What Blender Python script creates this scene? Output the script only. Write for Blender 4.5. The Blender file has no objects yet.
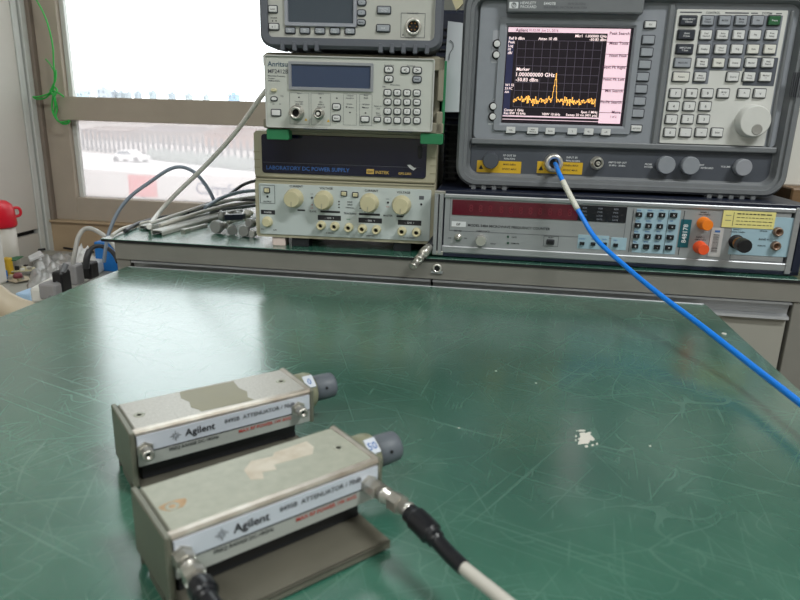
import bpy, bmesh, math, random
from mathutils import Vector, Matrix, noise
random.seed(7)
C = bpy.context.scene.collection
SC = bpy.context.scene
PI = math.pi

# ------------------------------------------------------------------ camera
F, PITCH, ROLL, YAW = 647.4, .281, .0284, -.1447
CAM = Vector((0, 0, .1795))
FW = Vector((math.sin(YAW)*math.cos(PITCH), math.cos(YAW)*math.cos(PITCH), -math.sin(PITCH)))
_r = Vector((math.cos(YAW), -math.sin(YAW), 0)); _u = _r.cross(FW)
RT = _r*math.cos(ROLL) + _u*math.sin(ROLL); UP = -_r*math.sin(ROLL) + _u*math.cos(ROLL)
cd = bpy.data.cameras.new('camera'); cam = bpy.data.objects.new('camera', cd); C.objects.link(cam)
cam.matrix_world = Matrix(((RT.x, UP.x, -FW.x, CAM.x), (RT.y, UP.y, -FW.y, CAM.y), (RT.z, UP.z, -FW.z, CAM.z), (0, 0, 0, 1)))
cd.sensor_width = 36; cd.lens = F/800*36; cd.clip_start = .01; cd.clip_end = 2000
cd.dof.use_dof = True; cd.dof.focus_distance = .86; cd.dof.aperture_fstop = 14
SC.camera = cam

# ------------------------------------------------------------------ sky and exposure
w = bpy.data.worlds.new('sky'); SC.world = w; w.use_nodes = True
bg = w.node_tree.nodes['Background']; bg.inputs[0].default_value = (.90, .96, 1, 1); bg.inputs[1].default_value = 3.2
SC.view_settings.view_transform = 'Standard'; SC.view_settings.look = 'None'; SC.view_settings.gamma = 1
SC.view_settings.exposure = 0.0
SC.cycles.use_denoising = True
SC.cycles.max_bounces = 8; SC.cycles.transparent_max_bounces = 12
SC.cycles.sample_clamp_indirect = 6

# ------------------------------------------------------------------ pixel -> world helpers
def ray(u, v): return FW + RT*((u-400)/F) - UP*((v-300)/F)
def onz(u, v, z): d = ray(u, v); return CAM + d*((z-CAM.z)/d.z)
def ony(u, v, y): d = ray(u, v); return CAM + d*((y-CAM.y)/d.y)
def onx(u, v, x): d = ray(u, v); return CAM + d*((x-CAM.x)/d.x)
def onpl(u, v, o, n): d = ray(u, v); return CAM + d*((o-CAM).dot(n)/d.dot(n))

# ------------------------------------------------------------------ materials
_M = {}
def lin(c):
    return tuple(((x/255)/12.92 if x/255 <= .04045 else ((x/255+.055)/1.055)**2.4) for x in c)
def mat(name, col, rough=.5, metal=0, spec=.5, noise=0, nscale=60, bump=0, trans=0, emit=0, coat=0, alpha=1, aniso=None):
    if name in _M: return _M[name]
    m = bpy.data.materials.new(name); m.use_nodes = True; _M[name] = m
    nt = m.node_tree; b = nt.nodes['Principled BSDF']
    c = lin(col)
    b.inputs['Base Color'].default_value = (*c, 1); b.inputs['Roughness'].default_value = rough
    b.inputs['Metallic'].default_value = metal; b.inputs['Specular IOR Level'].default_value = spec
    b.inputs['Transmission Weight'].default_value = trans; b.inputs['Coat Weight'].default_value = coat
    b.inputs['Alpha'].default_value = alpha
    if emit: b.inputs['Emission Color'].default_value = (*c, 1); b.inputs['Emission Strength'].default_value = emit
    if noise or bump:
        tc = nt.nodes.new('ShaderNodeTexCoord'); n = nt.nodes.new('ShaderNodeTexNoise')
        n.inputs['Scale'].default_value = nscale; n.inputs['Detail'].default_value = 5
        src = tc.outputs['Object']
        if aniso:
            mp = nt.nodes.new('ShaderNodeMapping'); mp.inputs['Scale'].default_value = aniso
            nt.links.new(src, mp.inputs[0]); src = mp.outputs[0]
        nt.links.new(src, n.inputs['Vector'])
        if noise:
            r = nt.nodes.new('ShaderNodeMapRange'); r.inputs['From Min'].default_value = .3; r.inputs['From Max'].default_value = .7
            r.inputs['To Min'].default_value = 1-noise; r.inputs['To Max'].default_value = 1+noise
            nt.links.new(n.outputs[0], r.inputs[0])
            mx = nt.nodes.new('ShaderNodeVectorMath'); mx.operation = 'SCALE'; mx.inputs[0].default_value = c
            nt.links.new(r.outputs[0], mx.inputs['Scale']); nt.links.new(mx.outputs[0], b.inputs['Base Color'])
            r2 = nt.nodes.new('ShaderNodeMapRange'); r2.inputs['To Min'].default_value = max(0, rough-.08); r2.inputs['To Max'].default_value = rough+.08
            nt.links.new(n.outputs[0], r2.inputs[0]); nt.links.new(r2.outputs[0], b.inputs['Roughness'])
        if bump:
            bp = nt.nodes.new('ShaderNodeBump'); bp.inputs['Strength'].default_value = bump; bp.inputs['Distance'].default_value = .001
            nt.links.new(n.outputs[0], bp.inputs['Height']); nt.links.new(bp.outputs[0], b.inputs['Normal'])
    return m

def green_laminate():
    m = bpy.data.materials.new('green_laminate'); m.use_nodes = True
    nt = m.node_tree; N = nt.nodes; L = nt.links; b = N['Principled BSDF']
    tc = N.new('ShaderNodeTexCoord')
    base = N.new('ShaderNodeTexNoise'); base.inputs['Scale'].default_value = 6; base.inputs['Detail'].default_value = 6
    L.new(tc.outputs['Object'], base.inputs['Vector'])
    cr = N.new('ShaderNodeValToRGB'); cr.color_ramp.elements[0].position = .3; cr.color_ramp.elements[1].position = .75
    cr.color_ramp.elements[0].color = (*lin((42, 90, 76)), 1); cr.color_ramp.elements[1].color = (*lin((60, 112, 94)), 1)
    L.new(base.outputs[0], cr.inputs[0])
    masks = []
    def math_(op, a, c=None, clamp=False):
        n = N.new('ShaderNodeMath'); n.operation = op; n.use_clamp = clamp
        for i, x in enumerate((a, c)):
            if x is None: continue
            if isinstance(x, (int, float)): n.inputs[i].default_value = x
            else: L.new(x, n.inputs[i])
        return n.outputs[0]
    # straight scratches in many directions: long thin cells
    for k, (ang, sx, sy, th, amp) in enumerate(((.35, 6, 520, .675, .5), (1.2, 8, 640, .68, .4), (2.1, 5, 480, .675, .45), (2.75, 9, 760, .675, .4), (.8, 14, 840, .68, .35), (1.7, 20, 600, .675, .35))):
        vr = N.new('ShaderNodeVectorRotate'); vr.rotation_type = 'Z_AXIS'; vr.inputs['Angle'].default_value = ang
        L.new(tc.outputs['Object'], vr.inputs['Vector'])
        mp = N.new('ShaderNodeMapping'); mp.inputs['Scale'].default_value = (sx, sy, 1); mp.inputs['Location'].default_value = (k*3.1, k*7.7, k*1.3)
        L.new(vr.outputs[0], mp.inputs[0])
        n = N.new('ShaderNodeTexNoise'); n.inputs['Scale'].default_value = 1; n.inputs['Detail'].default_value = 1.5; n.inputs['Distortion'].default_value = .15
        L.new(mp.outputs[0], n.inputs['Vector'])
        s = math_('MULTIPLY', math_('SUBTRACT', n.outputs[0], th), 14, True)
        masks.append(math_('MULTIPLY', s, amp))
    # curved hairline scratches
    for k, (sc, th, amp) in enumerate(((3.6, .0030, .5), (6.5, .0046, .42), (12, .0075, .34))):
        dn = N.new('ShaderNodeTexNoise'); dn.inputs['Scale'].default_value = 3+k*3; L.new(tc.outputs['Object'], dn.inputs['Vector'])
        va = N.new('ShaderNodeVectorMath'); va.operation = 'MULTIPLY_ADD'; va.inputs[1].default_value = (.5, .5, 0)
        L.new(dn.outputs['Color'], va.inputs[0]); L.new(tc.outputs['Object'], va.inputs[2])
        vo = N.new('ShaderNodeTexVoronoi'); vo.feature = 'DISTANCE_TO_EDGE'; vo.inputs['Scale'].default_value = sc
        L.new(va.outputs[0], vo.inputs['Vector'])
        line = math_('LESS_THAN', vo.outputs['Distance'], th)
        mn = N.new('ShaderNodeTexNoise'); mn.inputs['Scale'].default_value = 9+k*8; L.new(tc.outputs['Object'], mn.inputs['Vector'])
        msk = math_('MULTIPLY', math_('SUBTRACT', mn.outputs[0], .5), 6, True)
        masks.append(math_('MULTIPLY', math_('MULTIPLY', line, msk), amp))
    tot = masks[0]
    for s in masks[1:]: tot = math_('MAXIMUM', tot, s)
    sm = N.new('ShaderNodeTexNoise'); sm.inputs['Scale'].default_value = 25; sm.inputs['Detail'].default_value = 8; L.new(tc.outputs['Object'], sm.inputs['Vector'])
    smu = math_('MULTIPLY', math_('SUBTRACT', sm.outputs[0], .5), .8, True)
    tot2 = math_('MULTIPLY', math_('ADD', tot, smu), .62, True)
    mix = N.new('ShaderNodeMix'); mix.data_type = 'RGBA'; mix.inputs[7].default_value = (*lin((120, 160, 145)), 1)
    L.new(tot2, mix.inputs[0]); L.new(cr.outputs[0], mix.inputs[6]); L.new(mix.outputs[2], b.inputs['Base Color'])
    L.new(math_('ADD', math_('MULTIPLY', base.outputs[0], .1), math_('ADD', math_('MULTIPLY', tot, .2), .20)), b.inputs['Roughness'])
    b.inputs['Specular IOR Level'].default_value = .9
    b.inputs['Coat Weight'].default_value = 1; b.inputs['Coat Roughness'].default_value = .19
    bp = N.new('ShaderNodeBump'); bp.inputs['Strength'].default_value = .2; bp.inputs['Distance'].default_value = .0003
    L.new(math_('ADD', tot, math_('MULTIPLY', sm.outputs[0], .25)), bp.inputs['Height']); L.new(bp.outputs[0], b.inputs['Normal'])
    return m

def patched(name, c1, c2, scale, lo, hi, rough=.5, metal=0, aniso=(1, 1, 1), bump=.1):
    m = bpy.data.materials.new(name); m.use_nodes = True; nt = m.node_tree; N = nt.nodes; L = nt.links; b = N['Principled BSDF']
    tc = N.new('ShaderNodeTexCoord'); mp = N.new('ShaderNodeMapping'); mp.inputs['Scale'].default_value = aniso
    n = N.new('ShaderNodeTexNoise'); n.inputs['Scale'].default_value = scale; n.inputs['Detail'].default_value = 6
    L.new(tc.outputs['Object'], mp.inputs[0]); L.new(mp.outputs[0], n.inputs['Vector'])
    cr = N.new('ShaderNodeValToRGB'); cr.color_ramp.elements[0].position = lo; cr.color_ramp.elements[1].position = hi
    cr.color_ramp.elements[0].color = (*lin(c1), 1); cr.color_ramp.elements[1].color = (*lin(c2), 1)
    L.new(n.outputs[0], cr.inputs[0]); L.new(cr.outputs[0], b.inputs['Base Color'])
    b.inputs['Roughness'].default_value = rough; b.inputs['Metallic'].default_value = metal
    bp = N.new('ShaderNodeBump'); bp.inputs['Strength'].default_value = bump; bp.inputs['Distance'].default_value = .001
    L.new(n.outputs[0], bp.inputs['Height']); L.new(bp.outputs[0], b.inputs['Normal'])
    _M[name] = m
    return m

def pane_mat(name, clear, tint, gloss=.06, diffuse=0):
    m = bpy.data.materials.new(name); m.use_nodes = True; nt = m.node_tree; N = nt.nodes; L = nt.links
    N.remove(N['Principled BSDF']); out = N['Material Output']
    t = N.new('ShaderNodeBsdfTransparent'); t.inputs[0].default_value = (*tint, 1)
    d = N.new('ShaderNodeBsdfTranslucent'); d.inputs[0].default_value = (.95, .94, .94, 1)
    g = N.new('ShaderNodeBsdfGlossy'); g.inputs['Roughness'].default_value = .05
    a = N.new('ShaderNodeMixShader'); a.inputs[0].default_value = 1-clear; L.new(t.outputs[0], a.inputs[1]); L.new(d.outputs[0], a.inputs[2])
    c = N.new('ShaderNodeMixShader'); c.inputs[0].default_value = gloss; L.new(a.outputs[0], c.inputs[1]); L.new(g.outputs[0], c.inputs[2])
    L.new(c.outputs[0], out.inputs[0]); _M[name] = m
    return m

GREEN = green_laminate()
M = dict(
 apron=mat('grey_enamel', (128, 126, 120), .45, noise=.04, nscale=40),
 apron_l=mat('grey_enamel_side', (158, 156, 148), .45),
 alu=mat('brushed_aluminium', (178, 180, 184), .45, .7, noise=.05, nscale=30, aniso=(1, 60, 60)),
 chrome=mat('chrome', (222, 218, 212), .28, .75),
 steel=mat('worn_steel', (196, 193, 186), .3, .8, noise=.08, nscale=200),
 black=mat('black_plastic', (22, 22, 26), .4),
 rubber=mat('black_rubber', (26, 28, 34), .55),
 navy=mat('navy_enamel', (22, 28, 48), .4, noise=.08),
 dark=mat('dark_void', (14, 15, 18), .7),
 hpgrey=mat('warm_grey_housing', (112, 115, 119), .5, noise=.04, nscale=80, bump=.05),
 hpgrey2=mat('mid_grey_fascia', (140, 144, 152), .5, noise=.03, nscale=80),
 hpdark=mat('slate_connector_panel', (74, 78, 87), .5, noise=.03),
 hplight=mat('light_grey_keypad_panel', (208, 208, 205), .5, noise=.02),
 keyL=mat('pale_grey_key', (218, 218, 218), .45), keyM=mat('mid_grey_key', (156, 160, 168), .45),
 keyD=mat('charcoal_key', (48, 52, 62), .45), keyG=mat('green_key', (42, 96, 60), .45), keyedge=mat('key_well', (58, 60, 66), .6),
 field=mat('key_field_grey', (122, 126, 136), .5),
 fieldD=mat('key_field_dark', (84, 88, 98), .5),
 ink=mat('black_ink', (34, 34, 40), .6), inkg=mat('grey_ink', (92, 94, 100), .6), inkw=mat('white_ink', (220, 222, 225), .6),
 inkr=mat('red_ink', (190, 60, 50), .6), inkb=mat('blue_ink', (60, 104, 170), .6), gold=mat('gold_ink', (205, 170, 90), .5),
 yellow=mat('yellow_label', (214, 172, 40), .5), paleyellow=mat('pale_yellow_sticker', (226, 216, 140), .5),
 white=mat('white_plastic', (222, 220, 214), .45), paper=mat('white_paper', (188, 192, 198), .7, noise=.03, nscale=12),
 cream=mat('cream_plastic', (206, 198, 162), .45), creamk=mat('cream_knob', (200, 192, 158), .4, noise=.03),
 beige=mat('beige_case', (170, 164, 142), .5, noise=.03, nscale=90, bump=.04),
 bluegrey=mat('blue_grey_panel', (192, 200, 200), .45, noise=.02),
 navyglass=mat('navy_tinted_window', (20, 22, 46), .1, spec=.6),
 anrf=mat('light_warm_grey_panel', (192, 194, 188), .5, noise=.02), anrc=mat('khaki_grey_case', (140, 134, 118), .55, noise=.03),
 lcd=mat('grey_lcd', (74, 82, 92), .12), lcdb=mat('blue_grey_lcd', (62, 74, 100), .12),
 greenfoot=mat('green_rubber', (40, 120, 78), .5),
 bumper=mat('grey_rubber_bumper', (96, 99, 108), .6, noise=.03),
 pmface=mat('putty_panel', (186, 186, 180), .5, noise=.02),
 eipf=mat('silver_fascia', (160, 163, 166), .4, .3, noise=.03, nscale=50), eipb=mat('pale_blue_print', (158, 186, 200), .5),
 redwin=mat('dark_red_window', (92, 22, 38), .12, spec=.6), segment=mat('dim_red_segment', (112, 28, 44), .3),
 blackwin=mat('black_window', (22, 24, 30), .15), teal=mat('teal_label', (24, 92, 104), .4),
 orange=mat('orange_cap', (240, 128, 30), .4), redorange=mat('red_orange_cap', (236, 88, 42), .4),
 brass=mat('brass', (190, 140, 80), .3, 1), brown=mat('brown_socket', (120, 80, 56), .4),
 bluecable=mat('blue_cable_jacket', (22, 134, 246), .32), sleeve=mat('white_heatshrink', (218, 216, 206), .5),
 cablew=mat('pale_grey_cable', (190, 188, 184), .45), cableg=mat('mid_grey_cable', (112, 114, 118), .45), cabled=mat('dark_cable', (52, 52, 56), .45),
 cableb=mat('blue_grey_cable', (134, 146, 162), .45), cablel=mat('light_cable', (196, 192, 184), .5),
 taupe=mat('taupe_window_frame', (172, 160, 146), .5, noise=.03, nscale=20), taupeD=mat('dark_taupe_frame', (130, 118, 108), .5, noise=.04, nscale=20),
 tan=mat('tan_sill', (172, 150, 122), .6, noise=.05, nscale=15),
 wall=mat('cream_wall_panel', (198, 193, 185), .6, noise=.02, nscale=8), wallg=mat('grey_back_wall', (128, 130, 124), .8), wallw=mat('white_wall', (214, 212, 206), .8),
 trimg=mat('pale_grey_trim', (206, 208, 204), .4), trimd=mat('shadow_grey_trim', (120, 128, 134), .35, .5),
 red=mat('red_lid', (214, 22, 44), .35), milky=mat('milky_bottle', (216, 210, 200), .35, trans=.15),
 pinkw=mat('pinkish_foot', (226, 206, 200), .5),
 attT=patched('worn_putty_top', (158, 160, 146), (170, 171, 157), 150, .35, .7, .45), attF=patched('rubbed_silver_top', (170, 167, 160), (188, 185, 178), 700, .35, .7, .42, .25),
 attS=patched('olive_grey_metal', (112, 112, 100), (126, 126, 112), 20, .35, .7, .42, .35),
 attE=patched('rubbed_edge', (166, 152, 138), (206, 200, 190), 60, .35, .7, .32, .7),
 attP=patched('foot_plate_grey', (98, 96, 86), (118, 114, 102), 14, .3, .7, .4, .3),
 bare=patched('glue_residue', (188, 176, 158), (206, 198, 184), 90, .35, .6, .55),
 olive=mat('olive_paint_patch', (138, 134, 112), .5, noise=.04), rust=mat('rust_stain', (176, 146, 112), .6, noise=.15, nscale=200),
 label=mat('silver_label', (206, 211, 222), .35, .1), labelg=mat('grey_label_lower', (172, 174, 170), .4, .1),
 knobg=mat('slate_knob', (96, 102, 110), .5), olh=mat('olive_knob_housing', (140, 140, 118), .45, .1), 
 sleeveblk=mat('black_boot', (24, 25, 30), .3),
 greenw=mat('green_wire', (40, 176, 72), .4), bluebox=mat('blue_box', (24, 112, 190), .45),
 foil=mat('clear_bag_film', (176, 176, 174), .2, .3, bump=.5, nscale=60, noise=.15), bagw=mat('white_bag', (226, 226, 226), .35, bump=.4, nscale=50),
 plugg=mat('grey_plug', (150, 148, 150), .5), pcb=mat('green_circuit_board', (50, 110, 70), .5, noise=.2, nscale=300),
 deskt=mat('grey_desktop', (158, 156, 148), .5, noise=.04, nscale=15), floor=mat('grey_floor', (130, 128, 122), .5, noise=.05, nscale=3),
 ceil=mat('ceiling_white', (225, 225, 222), .9), conduit=mat('grey_trunking', (176, 175, 170), .4, .1, noise=.04),
 capg=mat('grey_connector_cap', (156, 157, 156), .42, .2), tray=mat('beige_tray', (206, 192, 170), .4),
 wood=mat('brown_wood', (120, 92, 64), .5, noise=.12, nscale=20, aniso=(1, 12, 12)),
)
GLASS = pane_mat('clear_pane', .98, (.97, .98, .97), .04)
FILM = pane_mat('hazy_film_pane', .74, (.64, .61, .60), .03)

# ------------------------------------------------------------------ mesh builder
class MB:
    def __init__(s): s.bm = bmesh.new(); s.mats = []
    def mi(s, m):
        if m not in s.mats: s.mats.append(m)
        return s.mats.index(m)
    def face(s, vs, m, smooth=False):
        try: f = s.bm.faces.new(vs)
        except ValueError: return None
        f.material_index = s.mi(m); f.smooth = smooth; return f
    def loft(s, loops, m, cap0=False, cap1=True, smooth=False, closed=True, mcap=None):
        L = [[s.bm.verts.new(p) for p in lp] for lp in loops]; n = len(L[0])
        for a, b in zip(L, L[1:]):
            for i in range(n if closed else n-1):
                j = (i+1) % n; s.face((a[i], a[j], b[j], b[i]), m, smooth)
        if cap0: s.face(list(reversed(L[0])), m)
        if cap1: s.face(L[-1], mcap or m)
        return L
    def box(s, lo, hi, m, bev=0):
        x0, y0, z0 = lo; x1, y1, z1 = hi
        if bev <= 0:
            lp = lambda z: [(x0, y0, z), (x1, y0, z), (x1, y1, z), (x0, y1, z)]
            s.loft([lp(z0), lp(z1)], m, True, True); return
        b = bev
        def lp(z, i):
            return [(x0+i, y0+b, z), (x0+b, y0+i, z), (x1-b, y0+i, z), (x1-i, y0+b, z), (x1-i, y1-b, z), (x1-b, y1-i, z), (x0+b, y1-i, z), (x0+i, y1-b, z)]
        s.loft([lp(z0, b*.6), lp(z0+b, 0), lp(z1-b, 0), lp(z1, b*.6)], m, True, True)
    def obox(s, c, ax, ay, az, m, bev=0):   # oriented box: centre, half-axis vectors
        k = len(s.bm.verts); t = MB(); t.box((-1, -1, -1), (1, 1, 1), m)
        vm = {}
        for v in t.bm.verts: vm[v] = s.bm.verts.new(Vector(c) + Vector(ax)*v.co.x + Vector(ay)*v.co.y + Vector(az)*v.co.z)
        for f in t.bm.faces: s.face([vm[v] for v in f.verts], m)
        t.bm.free()
    def lathe(s, o, axis, prof, m, n=24, smooth=True, mcap=None, cap0=True, cap1=True, ridges=0):
        axis = Vector(axis).normalized(); a = axis.orthogonal().normalized()
        if abs(axis.z) < .9: a = (Vector((0, 0, 1)) - axis*axis.z).normalized()
        b = axis.cross(a); o = Vector(o); loops = []
        for q in prof:
            t, r = q[0], q[1]; lp = []
            for i in range(n):
                th = 2*PI*i/n; rr = r*(1-ridges*(i % 2)) if len(q) > 2 else r
                lp.append(o + axis*t + (a*math.cos(th) + b*math.sin(th))*rr)
            loops.append(lp)
        s.loft(loops, m, cap0, cap1, smooth, mcap=mcap)
    def tube(s, pts, r, m, n=10, closed_ends=True, sub=6):
        P = smooth_path(pts, sub) if sub else [Vector(p) for p in pts]
        loops = []; up = None
        for i, p in enumerate(P):
            t = (P[min(i+1, len(P)-1)] - P[max(i-1, 0)]).normalized()
            if up is None: up = t.orthogonal().normalized()
            up = (up - t*up.dot(t)).normalized(); sd = t.cross(up)
            rr = r(i/(len(P)-1)) if callable(r) else r
            loops.append([p + (up*math.cos(2*PI*k/n) + sd*math.sin(2*PI*k/n))*rr for k in range(n)])
        s.loft(loops, m, closed_ends, closed_ends, True)
    def build(s, name, parent=None, loc=None, rz=0, label=None, bevel=0):
        bmesh.ops.recalc_face_normals(s.bm, faces=s.bm.faces)
        me = bpy.data.meshes.new(name); s.bm.to_mesh(me); s.bm.free()
        for m in s.mats: me.materials.append(m)
        o = bpy.data.objects.new(name, me); C.objects.link(o)
        if parent: o.parent = parent
        if loc is not None: o.location = loc
        o.rotation_euler.z = rz
        if label: o['label'] = label
        if bevel:
            md = o.modifiers.new('bevel', 'BEVEL'); md.width = bevel; md.segments = 2; md.limit_method = 'ANGLE'
        return o
def smooth_path(pts, sub):
    P = [Vector(p) for p in pts]; out = []
    for i in range(len(P)-1):
        p0 = P[max(i-1, 0)]; p1 = P[i]; p2 = P[i+1]; p3 = P[min(i+2, len(P)-1)]
        for k in range(sub):
            t = k/sub
            out.append(.5*((2*p1) + (p2-p0)*t + (2*p0-5*p1+4*p2-p3)*t*t + (3*p1-p0-3*p2+p3)*t**3))
    out.append(P[-1]); return out
def tag(o, label, cat, group=None, kind=None):
    o['label'] = label; o['category'] = cat
    if group: o['group'] = group
    if kind: o['kind'] = kind
    return o
def struct(o): o['kind'] = 'structure'; return o
def empty(name, loc, rz=0, label=None, cat=None, group=None):
    o = bpy.data.objects.new(name, None); C.objects.link(o); o.location = loc; o.rotation_euler.z = rz; o.empty_display_size = .02
    if label: tag(o, label, cat, group)
    return o
def rr(cx, cz, w, h, r, d, n=5):     # rounded rectangle loop on a panel plane, d metres in front of it
    r = max(1e-5, min(r, w/2-1e-5, h/2-1e-5)); pts = []
    for (sx, sz, a0) in ((1, 1, 0), (-1, 1, PI/2), (-1, -1, PI), (1, -1, 1.5*PI)):
        for k in range(n+1):
            a = a0 + PI/2*k/n
            pts.append((cx + sx*(w/2-r) + r*math.cos(a), -d, cz + sz*(h/2-r) + r*math.sin(a)))
    return pts

# flat lettering from Blender's own font
_TC = {}
def glyphs(txt):
    if txt in _TC: return _TC[txt]
    cu = bpy.data.curves.new('t', 'FONT'); cu.body = txt; cu.size = 1; cu.align_x = 'LEFT'; cu.resolution_u = 2; cu.offset = .014
    o = bpy.data.objects.new('t', cu); C.objects.link(o)
    me = bpy.data.meshes.new_from_object(o)
    vs = [(v.co.x, v.co.y) for v in me.vertices]; fs = [list(p.vertices) for p in me.polygons]
    bpy.data.objects.remove(o); bpy.data.curves.remove(cu); bpy.data.meshes.remove(me)
    if not vs: vs = [(0, 0)]
    xs = [v[0] for v in vs]; x0, x1 = min(xs), max(xs)
    _TC[txt] = ([(x-x0, y) for x, y in vs], fs, x1-x0); return _TC[txt]
def put_text(mb, txt, o, ex, ey, m, align='c'):   # ex: vector per em width, ey: vector per cap height (cap ~ .7 em)
    vs, fs, wd = glyphs(txt); o = Vector(o); ex = Vector(ex); ey = Vector(ey)
    sh = {'c': -wd/2, 'l': 0, 'r': -wd}[align]
    V = [mb.bm.verts.new(o + ex*(x+sh) + ey*(y-.35)) for x, y in vs]
    for f in fs: mb.face([V[i] for i in f], m)

class Dev:
    """An instrument: its frame of reference sits at the lower left of its front."""
    def __init__(s, name, o, yaw, label, cat, group=None):
        s.o = Vector(o); s.yaw = yaw; s.t = Vector((math.cos(yaw), math.sin(yaw), 0)); s.n = Vector((math.sin(yaw), -math.cos(yaw), 0))
        s.root = empty(name, o, yaw, label, cat, group); s.ink = MB()
    def px(s, u, v, d=0):
        P = onpl(u, v, s.o + s.n*d, s.n) - s.o
        return P.dot(s.t), P.z
    def world(s, a, d, h): return s.o + s.t*a + s.n*d + Vector((0, 0, h))
    def part(s, mb, name, label=None, parent=None, bevel=0): return mb.build(name, parent or s.root, label=label, bevel=bevel)
    def plate(s, mb, cx, cz, w, h, d0, d1, r, m, bev=.0006, cap=True, mcap=None):
        mb.loft([rr(cx, cz, w, h, r, d0), rr(cx, cz, w, h, r, d1-bev), rr(cx, cz, w-2*bev, h-2*bev, r-bev, d1)], m, False, cap, mcap=mcap)
    def key(s, u, v, w, h, m, d=0, th=.003, txt=None, im=None, ts=.0022, name='key', r=.0012, label=None, well=True, lens=None):
        a, z = s.px(u, v, d); mb = MB()
        if well: mb.loft([rr(a, z, w+.0024, h+.0024, r+.0008, d), rr(a, z, w+.0024, h+.0024, r+.0008, d+.0007)], M['keyedge'], False, True)
        mb.loft([rr(a, z, w, h, r, d), rr(a, z, w, h, r, d+th*.6), rr(a, z, w-.0012, h-.0012, r, d+th)], m, False, True)
        if txt:
            ls = txt.split('|')
            for i, l in enumerate(ls):
                put_text(mb, l, (a, -(d+th+.0001), z+(len(ls)-1)*ts*.55-i*ts*1.1), (ts, 0, 0), (0, 0, ts), im or M['ink'])
        return s.part(mb, name, label)
    def text(s, txt, u, v, size, m, d=0, align='c', vert=False):
        a, z = s.px(u, v, d)
        if vert: put_text(s.ink, txt, (a, -(d+.0003), z), (0, 0, size), (-size, 0, 0), m, align)
        else: put_text(s.ink, txt, (a, -(d+.0003), z), (size, 0, 0), (0, 0, size), m, align)
    def rect(s, u0, v0, u1, v1, m, d=0, th=.0002, mb=None, r=.0002):
        a0, z0 = s.px(u0, v1, d); a1, z1 = s.px(u1, v0, d); mb = mb or s.ink
        mb.loft([rr((a0+a1)/2, (z0+z1)/2, abs(a1-a0), abs(z1-z0), r, d, 2), rr((a0+a1)/2, (z0+z1)/2, abs(a1-a0), abs(z1-z0), r, d+th, 2)], m, False, True)
    def outline(s, u0, v0, u1, v1, m, d=0, t=.0005, mb=None):
        a0, z0 = s.px(u0, v1, d); a1, z1 = s.px(u1, v0, d); mb = mb or s.ink; e = d+.0003
        for (x0, y0, x1, y1) in ((a0, z0, a1, z0+t), (a0, z1-t, a1, z1), (a0, z0, a0+t, z1), (a1-t, z0, a1, z1)):
            vs = [mb.bm.verts.new(p) for p in ((x0, -e, y0), (x1, -e, y0), (x1, -e, y1), (x0, -e, y1))]; mb.face(vs, m)
    def turned(s, u, v, prof, m, d=0, name='knob', n=28, mcap=None, label=None, ridges=0, extra=None):
        a, z = s.px(u, v, d); mb = MB(); mb.lathe((a, -d, z), (0, -1, 0), prof, m, n, mcap=mcap, cap0=False, ridges=ridges)
        if extra: extra(mb, a, d, z)
        return s.part(mb, name, label)
    def finish(s):
        s.part(s.ink, 'printed_lettering')

# ================================================================== THE ROOM
WY = 1.5; SX = -1.125; ZT = -.0348; ZD = -.18; ZF = -.80; ZC = 1.85
b = MB(); b.box((SX-.3, -3.2, ZF-.1), (3.0, WY+.25, ZF), M['floor']); struct(b.build('floor'))
b = MB(); b.box((SX-.3, -3.2, ZC), (3.0, WY+.25, ZC+.1), M['ceil']); struct(b.build('ceiling'))
b = MB(); b.box((2.9, -3.2, ZF), (3.0, WY+.25, ZC), M['wallw']); struct(b.build('wall_right'))
b = MB(); b.box((SX-.3, -3.3, ZF), (3.0, -3.2, ZC), M['wallw']); struct(b.build('wall_front'))
b = MB(); b.box((SX-.3, -3.2, ZF), (SX-.04, WY+.2, ZC), M['wallw']); struct(b.build('wall_left'))
# panelled partition along the left: panel, seam and aluminium post
ys = onx(19.5, 75, SX).y; ys2 = onx(32, 75, SX).y; ys3 = onx(25, 75, SX).y
zs = onx(20, 233, SX).z
b = MB(); b.box((SX-.04, -3.2, zs), (SX-.002, ys-.002, ZC), M['wall'])
b.box((SX-.04, -3.2, ZF), (SX-.002, ys-.002, zs-.012), M['wall'])
b.box((SX-.04, -3.2, zs-.012), (SX-.014, ys-.002, zs), M['dark'])
struct(b.build('wall_partition'))
b = MB(); b.box((SX-.04, ys, ZF), (SX, ys3, ZC), M['trimg'], .001); b.box((SX-.04, ys3+.006, ZF), (SX+.003, ys2, ZC), M['trimg'], .001); b.box((SX-.04, ys3, ZF), (SX-.008, ys3+.006, ZC), M['trimd'])
struct(b.build('trim_1'))
b = MB(); b.box((SX-.04, ys2, ZF), (SX-.012, WY+.05, ZC), M['taupeD']); struct(b.build('trim_2'))

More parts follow.
